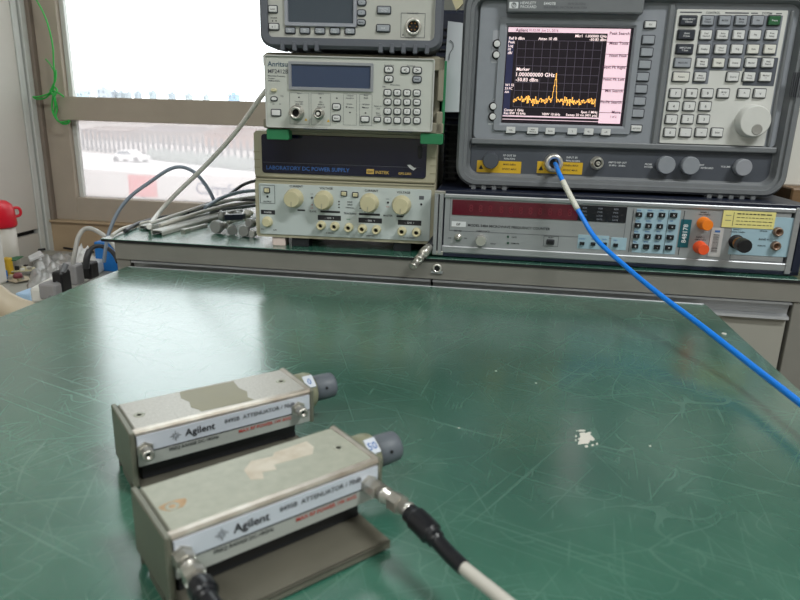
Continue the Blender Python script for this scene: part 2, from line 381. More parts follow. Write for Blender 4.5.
# window wall
zb0 = ony(56.9, 219, WY).z; zg0 = ony(85, 197.8, WY).z; zr0 = ony(100, 121, WY).z; zr1 = ony(100, 97.4, WY).z; xg = ony(78, 170, WY).x
WT = 1.35; XR = -.2
b = MB(); b.box((SX-.3, WY, ZF), (3.0, WY+.2, zb0-.03), M['wallg']); b.box((SX-.3, WY, WT), (3.0, WY+.2, ZC), M['wallg']); b.box((XR, WY, zb0-.03), (3.0, WY+.2, WT), M['wallg'])
struct(b.build('wall_back'))
b = MB(); b.box((SX-.03, WY-.012, ZD-.01), (XR, WY+.001, zb0-.004), M['tan'], .002); b.box((SX-.03, WY-.018, zb0-.006), (XR, WY+.03, zb0), M['tan'], .002)
struct(b.build('trim_3'))
wn = empty('window_1', (0, WY, 0)); wn['kind'] = 'structure'
def wpart(name, boxes, m, bev=.0015):
    b = MB()
    for lo, hi in boxes: b.box((lo[0], lo[1], lo[2]), (hi[0], hi[1], hi[2]), m, bev)
    return b.build(name, wn)
xj = ony(53.5, 190, WY).x
wpart('window_frame', [((SX-.03, -.012, zb0), (xj, .08, WT))], M['taupeD'])
wpart('window_frame', [((xj, .0, zb0), (xg-.012, .03, WT)), ((xg-.012, 0, zb0), (XR, .05, zg0)), ((XR-.05, .001, zg0), (XR, .049, WT))], M['taupe'])
wpart('glazing_bead', [((xg-.012, .012, zg0), (xg, .024, zr0)), ((xg-.012, .012, zr1), (xg, .024, WT))], M['trimg'], .001)
xr0 = ony(58, 108, WY-.015).x
wpart('window_frame', [((xr0, -.015, zr0), (XR, .04, zr1))], M['taupe'])
b = MB(); b.box((xg-.013, .022, zg0), (XR, .027, zr0), FILM); b.build('pane', wn)
b = MB(); b.box((xg-.013, .022, zr1), (XR, .027, WT), GLASS); b.build('pane', wn)

# ceiling lamps: the first follows the knob shadows, the second is added fill
def lamp(x, y, power, rz=0, lx=1.2, ly=.3):
    t = empty('ceiling_light', (x, y, ZC), rz, 'unseen long white fluorescent ceiling light placed to light the benches', 'ceiling light', 'ceiling lights')
    b = MB(); b.box((-lx/2-.03, -ly/2-.03, -.05), (lx/2+.03, ly/2+.03, 0), M['white'], .004); b.build('housing', t)
    b = MB(); b.box((-lx/2, -ly/2, -.054), (lx/2, ly/2, -.05), mat('lamp_diffuser', (250, 250, 245), .5, emit=2)); b.build('diffuser', t)
    ld = bpy.data.lights.new('tube_light', 'AREA'); ld.shape = 'RECTANGLE'; ld.size = lx; ld.size_y = ly; ld.energy = power; ld.color = (.97, 1, .97)
    lo = bpy.data.objects.new('tube_light', ld); C.objects.link(lo); lo.parent = t; lo.location = (0, 0, -.06)
lamp(1.15, -.25, 40, 0, .7, .2)
lamp(-.5, -1.2, 22, 0, 1.2, .25)  # unseen lamp, added and strengthened to light the sheet between the stacks

# ================================================================== OUTSIDE, seen through the window, haze put into the pale colours
ZG = -6.3
def og(u, v): return onz(u, v, ZG)
b = MB(); b.box((-500, 6, ZG-.2), (400, 900, ZG), mat('pale_paving', (204, 198, 194), .9, noise=.06, nscale=.08)); struct(b.build('ground'))
# road strip
p0 = og(70, 168); p1 = og(300, 186); p2 = og(300, 172); p3 = og(70, 151)
b = MB()
b.loft([[(p.x, p.y, ZG+.005) for p in (p0, p1, p2, p3)], [(p.x, p.y, ZG+.03) for p in (p0, p1, p2, p3)]], mat('bright_road', (246, 246, 246), .9)); struct(b.build('path'))
def building(u0, u1, vt, dist, col, label):
    y = dist; a = ony(u0, 97, y); c = ony(u1, 97, y); top = ony((u0+u1)/2, vt, y).z
    t = empty('distant_building', ((a.x+c.x)/2, y, ZG), 0, label, 'building'); W = (c.x-a.x)/2; H = top-ZG
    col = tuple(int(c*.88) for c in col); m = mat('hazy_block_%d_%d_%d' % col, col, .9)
    q = MB(); q.box((-W, 0, 0), (W, W*.8+5, H), m); q.box((-W*.35, 2, H), (W*.2, 6, H+H*.08), m); q.build('wall', t)
    q = MB(); mw = mat('hazy_windows', (130, 138, 146), .6)
    nf = max(2, int(H/4)); nw = max(2, int(2*W/5))
    for i in range(min(nf, 14)):
        for j in range(min(nw, 8)):
            x = -W+(j+.5)*2*W/min(nw, 8); z = H*(i+.5)/min(nf, 14)
            q.box((x-W*.45/min(nw, 8), -.1, z-H*.25/min(nf, 14)), (x+W*.45/min(nw, 8), 0, z+H*.25/min(nf, 14)), mw)
    q.build('window_rows', t)
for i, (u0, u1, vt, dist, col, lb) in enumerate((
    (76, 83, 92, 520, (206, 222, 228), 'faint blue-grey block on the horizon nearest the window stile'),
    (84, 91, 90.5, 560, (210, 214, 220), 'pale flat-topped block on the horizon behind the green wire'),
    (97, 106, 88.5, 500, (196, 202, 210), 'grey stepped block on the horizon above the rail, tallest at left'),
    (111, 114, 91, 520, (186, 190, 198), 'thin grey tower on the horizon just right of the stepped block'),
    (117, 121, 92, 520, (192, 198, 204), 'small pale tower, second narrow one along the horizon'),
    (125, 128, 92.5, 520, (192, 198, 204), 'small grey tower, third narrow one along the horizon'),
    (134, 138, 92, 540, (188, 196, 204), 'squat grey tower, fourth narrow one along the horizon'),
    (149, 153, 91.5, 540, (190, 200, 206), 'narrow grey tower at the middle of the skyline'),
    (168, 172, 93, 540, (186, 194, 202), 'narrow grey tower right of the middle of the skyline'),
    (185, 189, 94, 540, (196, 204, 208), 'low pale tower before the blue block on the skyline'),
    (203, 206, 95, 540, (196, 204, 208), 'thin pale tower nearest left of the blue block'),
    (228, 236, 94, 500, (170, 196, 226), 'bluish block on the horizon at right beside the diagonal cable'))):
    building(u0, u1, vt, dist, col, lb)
# row of low sheds across the car park
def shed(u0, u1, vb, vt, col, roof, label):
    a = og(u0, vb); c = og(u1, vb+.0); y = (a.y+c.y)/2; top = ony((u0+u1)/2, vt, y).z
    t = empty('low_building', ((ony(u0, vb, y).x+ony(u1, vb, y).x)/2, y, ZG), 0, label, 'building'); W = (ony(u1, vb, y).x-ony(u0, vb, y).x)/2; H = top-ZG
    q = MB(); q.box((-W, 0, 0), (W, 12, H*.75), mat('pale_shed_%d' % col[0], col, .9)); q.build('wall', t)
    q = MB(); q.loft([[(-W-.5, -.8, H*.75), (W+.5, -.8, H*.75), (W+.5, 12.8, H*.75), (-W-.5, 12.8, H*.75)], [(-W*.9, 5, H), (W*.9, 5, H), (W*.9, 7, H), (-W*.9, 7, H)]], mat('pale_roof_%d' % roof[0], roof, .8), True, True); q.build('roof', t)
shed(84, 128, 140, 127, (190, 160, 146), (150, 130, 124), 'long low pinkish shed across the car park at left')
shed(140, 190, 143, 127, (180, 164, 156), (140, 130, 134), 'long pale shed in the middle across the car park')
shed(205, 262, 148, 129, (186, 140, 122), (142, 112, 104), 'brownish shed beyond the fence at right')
# fence of uprights
fa = og(84, 150); fb = og(262, 168)
t = empty('picket_fence', fa, 0, 'long fence of thin grey uprights across the car park', 'fence')
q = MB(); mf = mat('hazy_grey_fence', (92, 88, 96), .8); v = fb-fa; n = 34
for i in range(n):
    p = v*(i/(n-1)); q.box((p.x-.13, p.y-.1, 0), (p.x+.13, p.y+.1, 3.0), mf)
for z in (.4, 1.9): q.obox((v.x/2, v.y/2, z), (v.x/2, v.y/2, 0), (-.0, .05, 0), (0, 0, .08), mf)
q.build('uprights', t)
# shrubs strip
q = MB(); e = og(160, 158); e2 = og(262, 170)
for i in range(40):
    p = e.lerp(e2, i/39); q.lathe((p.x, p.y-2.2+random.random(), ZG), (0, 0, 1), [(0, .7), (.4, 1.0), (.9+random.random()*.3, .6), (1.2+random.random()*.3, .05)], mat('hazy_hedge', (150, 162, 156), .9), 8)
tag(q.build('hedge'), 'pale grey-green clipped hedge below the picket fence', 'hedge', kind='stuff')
# parked car
pc = og(131, 162); t = empty('parked_car', pc, math.radians(-8), 'white saloon car parked outside beyond the lower pane', 'car')
q = MB(); mc = mat('white_car_paint', (250, 250, 250), .3); prof = [(-2.2, .35), (-2.25, .75), (-1.6, .9), (-1.0, 1.38), (.4, 1.42), (1.1, .95), (2.1, .82), (2.25, .5), (2.2, .35)]
q.loft([[(x, -.85, z) for x, z in prof], [(x, .85, z) for x, z in prof]], mc, True, True); q.build('car_body', t, bevel=.06)
q = MB(); q.loft([[(x, -.87, z) for x, z in ((-1.25, .92), (-.9, 1.3), (.35, 1.32), (.85, .95))], [(x, .87, z) for x, z in ((-1.25, .92), (-.9, 1.3), (.35, 1.32), (.85, .95))]], mat('car_glass', (120, 130, 140), .2), True, True); q.build('car_windows', t)
for x in (-1.4, 1.4):
    for y in (-.8, .8):
        q = MB(); q.lathe((x, y-.1, .33), (0, 1, 0), [(0, .33), (.2, .33)], mat('tyre', (80, 80, 84), .8), 16); q.build('wheel', t)
# supermarket sign and red board
sa = ony(195, 190, 44); sb = ony(262, 194, 44)
t = empty('shop_sign', (sa.x, 44, ZG), 0, 'long white shop sign board with faint grey Carrefour lettering', 'sign')
zt0 = ony(222, 200, 44).z-ZG; zt1 = ony(222, 176, 44).z-ZG
q = MB(); q.box((0, 0, max(0, zt0)), (sb.x-sa.x, .3, zt1), mat('sign_white', (240, 236, 234), .6)); q.box((.4, .1, 0), (.6, .25, zt0+.1), M['white']); q.box((sb.x-sa.x-.6, .1, 0), (sb.x-sa.x-.4, .25, zt0+.1), M['white']); q.build('sign_board', t)
q = MB(); put_text(q, 'Carrefour', (ony(196, 190, 44).x-sa.x, -.03, ony(196, 188, 44).z-ZG), (1.0, 0, 0), (0, 0, 1.2), mat('hazy_letter_grey', (84, 84, 120), .6), 'l'); q.build('sign_letters', t)
ra = ony(129, 196, 40); rb = ony(155, 176, 40)
t = empty('advert_board', (ra.x, 40, ZG), 0, 'red advert board in haze-paled colour outside behind the grey cable arch', 'sign')
q = MB(); q.box((0, 0, ra.z-ZG), (rb.x-ra.x, .2, rb.z-ZG), mat('hazy_red', (226, 110, 112), .6), .05); q.build('board_face', t)  # red washed out in the colour itself to stand for haze
q = MB(); q.box(((rb.x-ra.x)/2-.1, .05, 0), ((rb.x-ra.x)/2+.1, .15, ra.z-ZG), M['trimd']); q.build('post', t)

# ================================================================== BACK WORKBENCH
BY = .8189; BX0 = -.545; BX1 = .62; BB = 1.43
wb = empty('workbench', (0, BY, ZF), 0, 'long grey steel workbench with green laminate top carrying the instruments', 'workbench')
def wbp(name, boxes, m, bev=0, label=None):
    b = MB()
    for lo, hi in boxes: b.box((lo[0], lo[1], lo[2]-ZF), (hi[0], hi[1], hi[2]-ZF), m, bev)
    return b.build(name, wb, label=label)
wbp('worktop', [((BX0, 0, -.0010), (BX1, BB-BY, 0))], GREEN, .0004)
wbp('worktop_edge', [((BX0+.001, .0003, -.0042), (BX1, BB-BY, -.0010))], M['dark'])
AX0 = ony(114, 250, BY).x
wbp('apron', [((AX0, .002, -.0285), (BX1, .03, -.0042)), ((AX0, .03, -.0285), (AX0+.02, BB-BY-.01, -.0042))], M['apron'], .0008)
xn = ony(131, 262, BY+.006).x
wbp('cabinet_side', [((AX0, .004, ZF), (xn, BB-BY-.01, -.0285))], M['apron'], .0008)
wbp('cabinet_side', [((.3655, .004, ZF), (BX1, BB-BY-.01, -.0285))], M['apron'], .0008)
wbp('cabinet_back', [((xn, .05, ZF), (.3655, BB-BY-.01, -.03))], M['dark'])
gap = .003
for i, (x0, x1) in enumerate(((xn+.004, -.08), (-.077, .362))):
    b = MB(); b.box((x0, .006, -.25-ZF), (x1, .03, -.052-ZF), M['apron_l'], .001); dr = b.build('drawer', wb)
    b = MB()      # rolled aluminium grip along the top of the drawer
    prof = [(.000, -.0295), (.0, -.0315), (.007, -.0330), (.009, -.040), (.0095, -.046), (.002, -.0475), (.001, -.051), (.012, -.051), (.016, -.0295)]
    b.loft([[(x, y-.001, z-ZF) for y, z in prof] for x in (x0, x1)], M['alu'], True, True); b.build('handle_strip', dr, label='aluminium grip rail')
    b = MB(); b.box((x0, .006, ZF+.05-ZF), (x1, .03, -.254-ZF), M['apron_l'], .001); b.build('drawer', wb)
# lock
lk = ony(437, 268.5, BY); b = MB(); b.lathe((lk.x, .002, lk.z-ZF), (0, -1, 0), [(0, .0062), (.002, .0062), (.003, .0052), (.003, .0038), (.0018, .0036)], M['chrome'], 24, mcap=M['black'], cap0=False)
b.box((lk.x-.0075, -.0005, lk.z-.0065-ZF), (lk.x+.0075, .001, lk.z-.0035-ZF), M['alu']); b.build('drawer_lock', wb, label='round chrome lock')

# ================================================================== FRONT TABLE
tl = onz(131, 265, ZT); tr = onz(705, 304, ZT); fl = onz(18, 310, ZT); fr = onz(800, 391, ZT)
dl = (fl-tl).normalized(); dr_ = (fr-tr).normalized()
TY = .806
xl = tl.x; xr = tr.x
t = empty('work_table', (0, 0, ZF), 0, 'worn scratched dark green laminate table in the foreground', 'table')
b = MB(); H = ZT-ZF
pl = [(tl.x, TY), (tr.x, TY), (tr.x + dr_.x/dr_.y*(-.5-TY), -.5), (tl.x + dl.x/dl.y*(-.5-TY), -.5)]
b.loft([[(x, y, H-.0018) for x, y in pl], [(x, y, H) for x, y in pl]], GREEN, True, True); b.build('tabletop', t)
b = MB(); b.loft([[(x, y, H-.03) for x, y in pl], [(x, y, H-.0018) for x, y in pl]], mat('pale_table_edge', (176, 172, 140), .5), True, True); b.build('edge_band', t)
b = MB(); ins = [(x*.93, y*.93+(.0 if y > 0 else 0)) for x, y in pl]; b.loft([[(x, y, H-.09) for x, y in ins], [(x, y, H-.03) for x, y in ins]], M['apron'], True, True); b.build('frame', t)
for x, y in ins:
    b = MB(); x *= .93; y *= .95; b.box((x-.02, y-.02, 0), (x+.02, y+.02, H-.09), M['apron'], .002); b.build('leg', t)
# back edge lip of the table
b = MB(); b.box((xl+.002, TY, H-.004), (xr-.002, TY+.0025, H+.0006), M['alu'], .0004); b.build('edge_trim', t, label='thin aluminium strip')
# chipped spot: several flakes
b = MB(); cch = onz(585, 437, ZT); mch = mat('bare_white_chip', (218, 214, 206), .6)
def flake(pts):
    vs = [onz(u, v, ZT+.0003) for u, v in pts]; lo = [b.bm.verts.new((p.x, p.y, H+.00005)) for p in vs]; hi = [b.bm.verts.new((p.x, p.y, H+.0003)) for p in vs]
    for i in range(len(vs)): b.face((lo[i], lo[(i+1) % len(vs)], hi[(i+1) % len(vs)], hi[i]), mch)
    b.face(hi, mch)
flake([(579.5, 433), (584, 432.3), (586, 433), (588.5, 431.8), (591.5, 432.2), (590, 434.3), (593, 437), (595, 439.5), (592.5, 440.8), (590.5, 440), (588.5, 443.5), (584, 443.5), (578, 444.4), (578.3, 441.5), (580, 440.5), (577.6, 439), (580.3, 437.3)])
for (u, v, du, dv) in ((581.8, 430.5, 4, .9), (576, 436, .9, .9), (575.8, 440, .8, .7), (586.5, 446.2, 1.8, .9), (592.5, 445, 1.3, 1), (597, 443.7, 1.1, .9), (576.8, 430.5, .6, .5)):
    flake([(u-du, v), (u-du*.5, v-dv), (u+du*.6, v-dv), (u+du, v), (u+du*.5, v+dv), (u-du*.6, v+dv)])
b.build('chipped_spot', t, label='irregular white patch of chipped laminate')
b = MB(); p = onz(724, 334, ZT); b.lathe((p.x, p.y, H), (0, 0, 1), [(0, .0026), (.0008, .0024)], M['white'], 14); b.build('screw_plug', t, label='small white plug near the corner')
b = MB()
for (u, v, r) in ((496, 371, .0011), (536, 383, .001), (650, 446, .0009), (459, 428, .0008)):
    p = onz(u, v, ZT); b.lathe((p.x, p.y, H), (0, 0, 1), [(0, r), (.0002, r*.9)], mch, 7)
b.build('small_chips', t)

# ================================================================== SIDE DESK (lower, at left)
t = empty('side_desk', (0, 0, ZF), 0, 'low grey side desk covered in cables and parts under the window', 'desk')
b = MB(); b.box((SX+.006, .35, ZD-.025-ZF), (-.56, WY-.035, ZD-ZF), M['deskt'], .002); b.build('desktop', t)
for x, y in ((SX+.04, .4), (-.6, .4), (SX+.04, 1.4), (-.6, 1.4)):
    b = MB(); b.box((x-.02, y-.02, 0), (x+.02, y+.02, ZD-.025-ZF), M['apron']); b.build('leg', t)

# ================================================================== DC POWER SUPPLY
P = Dev('power_supply', (-.3224, .8359, 0), .0492, 'beige laboratory DC power supply at the bottom of the left stack', 'power supply')
W_ = .2415; Z0 = .0125; Z1 = .1530; DP = .25
b = MB(); P.plate(b, W_/2, (Z0+Z1)/2, W_, Z1-Z0, -DP, -.004, .006, M['beige'], .001)
b.loft([rr(W_/2, .0505+.0, W_, .076, .004, -.004), rr(W_/2, .0505, W_, .076, .004, .000)], M['beige'], False, True)   # lower half
b.loft([rr(W_/2, .1222, W_, .0615, .006, -.004), rr(W_/2, .1222, W_-.001, .0605, .006, .0)], M['beige'], False, True)
P.part(b, 'case')
b = MB(); P.plate(b, W_/2, .0898, W_-.002, .0022, -.004, .0012, .0005, M['beige'], .0004); P.plate(b, W_/2, .0935, W_-.002, .0018, -.004, .0010, .0005, mat('beige_shadow', (140, 134, 112), .5), .0004)
for zz in (.105, .115, .125): 
    b.box((-.0004, -.0006, zz), (.008, .0, zz+.0008), mat('beige_shadow', (140, 134, 112), .5)); b.box((W_-.008, -.0006, zz), (W_+.0004, 0, zz+.0008), mat('beige_shadow', (140, 134, 112), .5))
P.part(b, 'moulding')
# tinted window
g0 = P.px(261.5, 168.5, .001); g1 = P.px(426, 138, .001)
gx0, gx1 = .011, .2285; gz0 = .0985; gz1 = .1515
b = MB(); P.plate(b, (gx0+gx1)/2, (gz0+gz1)/2-.0015, gx1-gx0, gz1-gz0-.003, -.002, .0016, .004, M['navyglass'], .0006); P.part(b, 'display_window', 'dark navy tinted window')
b = MB(); a, z = P.px(420, 152, .0016); P.plate(b, a, z, .0062, .0165, .001, .0028, .003, M['black'], .0004); P.part(b, 'window_latch')
P.text('LABORATORY DC POWER SUPPLY', 266.5, 167.2, .0072, M['inkb'], .0017, 'l')
P.rect(262.5, 163, 424, 163.5, M['inkb'], .0017) if False else None
a, z = P.px(263, 162.2, .0017); P.ink.box((a, -.002, z), (a+.208, -.0017, z+.0004), M['inkg'])
P.rect(366.5, 169.2, 374, 173.8, M['gold'], .0017); P.text('GW', 370.3, 171.6, .004, M['navyglass'], .002)
P.text('INSTEK', 375.5, 172.2, .0056, M['gold'], .0017, 'l'); P.text('GPS-2303', 398.5, 173.4, .0042, M['gold'], .0017, 'l')
# crease in the protective film, its reflection painted as a white patch
b = MB(); pts = [P.px(u, v, .002) for u, v in ((407, 165), (410, 168.5), (413.5, 170.5), (416.5, 168), (414, 167.8), (412, 166), (410, 164.8))]
b.loft([[(a, -.0017, z) for a, z in pts], [(a, -.0022, z) for a, z in pts]], M['bagw']); P.part(b, 'film_wrinkle', 'wrinkle in clear film, its shine painted white')
# control panel
pa0, pz0 = .0055, .0165+.0; pa1, pz1 = .2365, .0845
b = MB(); P.plate(b, (pa0+pa1)/2, (pz0+pz1)/2, pa1-pa0, pz1-pz0, 0, .0014, .002, M['bluegrey'], .0003); P.part(b, 'control_panel'); D = .0014
P.key(267, 190.3, .0062, .0052, M['cream'], D, .0035, name='rocker_switch', r=.0006)
P.outline(260.3, 185.3, 274.7, 203, M['ink'], D); a, z = P.px(267.5, 196.5, D)
P.ink.lathe((a, -D, z), (0, -1, 0), [(0, .0016), (.0005, .0014)], M['ink'], 12); P.text('OUTPUT', 267.5, 201.5, .0028, M['ink'], D)
P.rect(261, 210.3, 275, 214, M['ink'], D); P.text('POWER', 268, 212.3, .003, M['inkw'], D+.0002)
P.turned(267.6, 221.8, [(0, .0074), (.001, .0074), (.001, .0062), (.006, .0060), (.007, .0052)], M['cream'], D, 'power_button')
P.text('ON', 262.5, 229, .0028, M['ink'], D); P.text('OFF', 275, 230, .0028, M['ink'], D)
for (u, v, tx, tv) in ((295.5, 198.3, 'CURRENT', 186.3), (325.3, 200.3, 'VOLTAGE', 188.3), (370.7, 203, 'CURRENT', 190.7), (402.8, 205.2, 'VOLTAGE', 192.4)):
    def mark(mb, a, d, z): mb.box((a-.0006, -(d+.0166), z-.0105), (a+.0006, -(d+.0160), z-.003), M['beige'])
    P.turned(u-1.2, v-.3, [(0, .0128), (.0015, .0128), (.003, .0118), (.0145, .0108, 1), (.016, .0098)], M['creamk'], D, 'knob', 36, extra=mark, ridges=.03)
    P.text(tx, u+.8, tv, .0040, M['ink'], D)
for u, v in ((344, 193.6), (355.3, 194.8)): P.key(u, v, .0062, .0048, M['cream'], D, .003, name='push_switch', r=.0005)
for u, v in ((312, 197.7), (388, 202.5), (421.3, 204.3)):
    a, z = P.px(u, v, D); P.ink.lathe((a, -D, z), (0, -1, 0), [(0, .0015), (.0008, .0012)], M['ink'], 12)
P.text('C.V.', 312, 194, .0022, M['inkg'], D); P.text('C.C.', 388, 199, .0022, M['inkg'], D)
P.text('HI', 312, 204.8, .0026, M['inkr'], D); P.text('LO', 312, 208, .0026, M['inkr'], D); P.text('C.C.', 388, 206.6, .0024, M['inkr'], D)
P.text('SLAVE', 313, 211.3, .0034, M['ink'], D); P.text('TRACKING', 350, 213.5, .0034, M['ink'], D); P.text('MASTER', 388, 215.6, .0034, M['ink'], D)
for l, u, v in (('INDEP', 350, 202), ('SERIES', 350, 204.7), ('PARALLEL', 350, 207.7)): P.text(l, u, v, .0025, M['ink'], D)
for u, v in ((339, 201.6), (339, 204.5), (339, 207.4), (360.3, 202.6), (360.3, 205.6), (360.3, 208.4)):
    a, z = P.px(u, v, D); P.ink.box((a-.001, -(D+.0003), z-.0008), (a+.001, -D, z+.0008), M['ink'])
for u0, v0, u1, v1 in ((297.5, 209.6, 305, 210.8), (320.5, 211.2, 340, 212.4), (359, 213.8, 380, 215), (396.5, 215.7, 403, 216.9)): P.rect(u0, v0, u1, v1, M['ink'], D)
for u, v0, v1 in ((327.8, 209, 212), (372.8, 211, 214.5), (403.3, 212.5, 216.5)): P.rect(u, v0, u+.6, v1, M['ink'], D)
for u0, v0, u1, v1, l in ((317.8, 215.9, 341, 219.8, '-  CH2  +'), (358.5, 218.5, 382, 222.5, '-  CH1  +'), (397.8, 220.7, 421.5, 224.7, '-  CH3  +')):
    P.rect(u0, v0, u1, v1, M['ink'], D); P.text(l, (u0+u1)/2, (v0+v1)/2+.1, .0032, M['inkw'], D+.0002)
P.text('0-30V/3A', 330, 233, .0028, M['ink'], D); P.text('0-30V/3A', 370.5, 235.8, .0028, M['ink'], D); P.text('5V 3A FIXED', 409, 237.8, .0028, M['ink'], D)
P.text('GND', 348.5, 219.3, .0024, M['greenfoot'], D); P.rect(419, 196, 424, 199.5, M['inkg'], D)
for u, v in ((321.5, 225.6), (335.1, 226.6), (349.1, 227.8), (362.6, 229), (376.6, 230), (402.1, 231.5), (416.6, 232.6)):
    P.turned(u, v-.5, [(0, .0062), (.001, .0062), (.002, .0054), (.009, .0054), (.0105, .0050), (.0105, .0029), (.004, .0027)], M['cream'], D, 'terminal', 22, mcap=M['black'])
P.finish()
for a, m in ((.030, M['pinkw']), (.06, M['rubber']), (.20, M['rubber'])):
    q = MB(); w0 = .009 if m is M['pinkw'] else .012
    q.box((a-w0, .003 if m is M['rubber'] else .002, 0), (a+w0, .024, Z0), m, .001); P.part(q, 'foot', 'pinkish foot pad' if m is M['pinkw'] else None)
for a in (.03, .21): q = MB(); q.box((a-.01, DP-.03, 0), (a+.01, DP-.01, Z0), M['rubber'], .001); P.part(q, 'foot')

# ================================================================== FREQUENCY COUNTER WITH GREEN FEET (middle of the left stack)
A = Dev('frequency_counter', (-.2887, .7986, .1475), .1047, 'compact warm grey frequency counter with green feet, middle of the left stack', 'frequency counter')
Z = .0117-.0  # panel bottom above the frame's origin
b = MB(); A.plate(b, .1035, .0527, .218, .093, -.30, -.012, .006, M['anrc'], .001); A.part(b, 'case')
b = MB(); A.plate(b, .1015, .0530, .206, .0845, -.012, .001, .003, M['anrf'], .0008)
b.loft([rr(.1015, .0530, .206, .0845, .003, .001), rr(.1015, .0530, .206, .0845, .003, .0028), rr(.1015, .0530, .2035, .082, .002, .0028), rr(.1015, .0530, .2035, .082, .002, .001)], mat('pale_panel_rim', (206, 206, 204), .35, .3), False, False)
A.part(b, 'front_panel'); D = .001
for a, z, w0, h0, d0 in ((.200, .0895, .032, .015, -.06), (.003, .0895, .014, .013, -.06), (.2125, .072, .007, .05, -.06), (.2125, .02, .008, .03, -.06), (.199, .0150, .038, .013, -.04), (.006, .0150, .024, .011, -.04)):
    b = MB(); A.plate(b, a, z, w0, h0, d0, -.002, .002, M['anrc'], .001); A.part(b, 'corner_bumper')
for a0, a1 in ((-.002, .026), (.190, .2185)):
    for dd in (-.0005, -.24):
        q = MB(); A.plate(q, (a0+a1)/2, .0022 if dd > -.1 else .0085, a1-a0, .0130 if dd > -.1 else .0050, dd-.02, dd, .002, M['greenfoot'], .0008); A.part(q, 'foot', 'green rubber foot')
q = MB(); q.box((.2150, .006, .009), (.2190, .29, .094), M['greenfoot'], .001); A.part(q, 'side_strip', 'green side strip')
# display
x0, z0 = A.px(291.5, 87, D); x1, z1 = A.px(371, 66, D)
b = MB(); cx, cz, w0, h0 = (x0+x1)/2, (z0+z1)/2, x1-x0, z1-z0
b.loft([rr(cx, cz, w0+.006, h0+.006, .001, D), rr(cx, cz, w0+.006, h0+.006, .001, D+.0022), rr(cx, cz, w0, h0, .0005, D+.0022), rr(cx, cz, w0-.001, h0-.001, .0005, D+.0003)], mat('bezel_grey', (148, 150, 156), .4), False, True, mcap=M['lcdb']); A.part(b, 'display', 'blue-grey blank display')
A.text('Anritsu', 267.5, 63.6, .0082, mat('slate_ink', (70, 92, 110), .5), D, 'l'); A.text('MF2412B', 268, 71, .0066, M['inkg'], D, 'l')
A.text('Microwave Frequency', 268, 75.6, .0024, M['inkg'], D, 'l'); A.text('Counter', 268, 78.2, .0024, M['inkg'], D, 'l'); A.text('600MHz-20GHz', 268, 80.6, .0022, M['inkg'], D, 'l')
A.key(274, 90.2, .0072, .0038, M['cream'], D, .0028, name='key', r=.0018, label='cream oval key', well=False)
A.key(274.2, 98.9, .0066, .0036, M['keyL'], D, .0028, name='key', r=.0018)
A.key(276.2, 112.7, .0105, .0066, M['keyL'], D, .003, name='key', r=.001)
A.text('Trig', 282, 96, .0022, M['inkg'], D); A.text('On', 273.6, 104, .002, M['inkg'], D); A.text('Off', 280, 104, .002, M['inkg'], D)
for u0, v0, u1, v1 in ((290, 93, 309, 124), (311.2, 93.5, 330.5, 124.8), (343.3, 94, 356.7, 125), (359.3, 94.5, 372.3, 125.5)): A.outline(u0, v0, u1, v1, M['inkg'], D, .0003)
for l, u, v in (('Input 1', 299.5, 93.2), ('Input 2', 321, 93.7), ('Freq Range', 299, 101.5), ('600M-20G', 299, 104), ('10Hz-', 321, 102), ('600MHz', 321, 104.5), ('50ohm/1M', 321, 107), ('Coupled', 350, 95.5), ('Impedance', 350, 98), ('50 ohm', 349.5, 104), ('1Mohm', 351, 107.5), ('Burst', 366, 95.3), ('Mode', 366, 97.8), ('Off Norm', 366, 104.3), ('Manual', 366, 107.5), ('Return to', 378, 106), ('Local', 378, 108.5), ('Menu', 378, 113), ('Preset', 379, 115), ('Sample Rate', 389, 65.2), ('Resolution', 411, 65.8), ('Direct Entry', 395, 84.8), ('Shift', 384, 86.6)):
    A.text(l, u, v, .0023, M['inkg'], D)
for u, v in ((299, 97.3), (320.5, 97.8), (336.8, 98.2), (363, 107.3), (346.5, 107), (350, 112.5), (365.5, 113)): A.rect(u-.8, v-.6, u+.8, v+.6, M['ink'], D)
for u, v in ((306, 119.5), (328.3, 120.8)):
    a, z = A.px(u, v, D); f_ = [A.ink.bm.verts.new(p) for p in ((a-.0018, -.0014, z-.0014), (a+.0018, -.0014, z-.0014), (a, -.0014, z+.0018))]; A.ink.face(f_, M['yellow'])
A.turned(297.2, 112.8, [(0, .0092), (.003, .0092), (.003, .0078), (.012, .0078), (.0125, .0064), (.0125, .0048), (.006, .0046)], M['steel'], D, 'input_socket', 28, mcap=M['dark'], label='silver screw-type input socket')
A.turned(319.2, 113.6, [(0, .0068), (.002, .0068), (.002, .0056), (.010, .0056), (.0105, .0040), (.006, .0038)], M['steel'], D, 'input_socket', 26, mcap=M['dark'], extra=lambda mb, a, d, z: mb.lathe((a, -d-.005, z), (0, -1, 0), [(0, .002), (.006, .002)], M['white'], 12))
for u, v, l in ((336.5, 106.8, 'Level'), (336.5, 118.2, 'Menu')): A.key(u, v, .0088, .0062, M['keyL'], D, .003, l, ts=.0024, r=.002)
A.key(365, 119.2, .0090, .0056, M['keyL'], D, .003, r=.001); A.key(377.3, 119.5, .0068, .0042, M['keyL'], D, .003, r=.001)
for u, v, l in ((388.8, 69.7, '^'), (388.8, 79, 'v'), (405.3, 70.2, '<'), (417.2, 70.5, '>'), (417, 79.5, 'Enter')):
    A.key(u, v, .0092, .0062, M['keyM'] if l == 'Enter' else M['keyL'], D, .003, l, ts=.0024 if l == 'Enter' else .007, r=.002)
rows = ((92.7, ('7', '8', '9', 'GHz')), (102, ('4', '5', '6', 'MHz')), (111.4, ('1', '2', '3', 'kHz')), (120.3, ('0', '.', '+/-', 'Hz')))
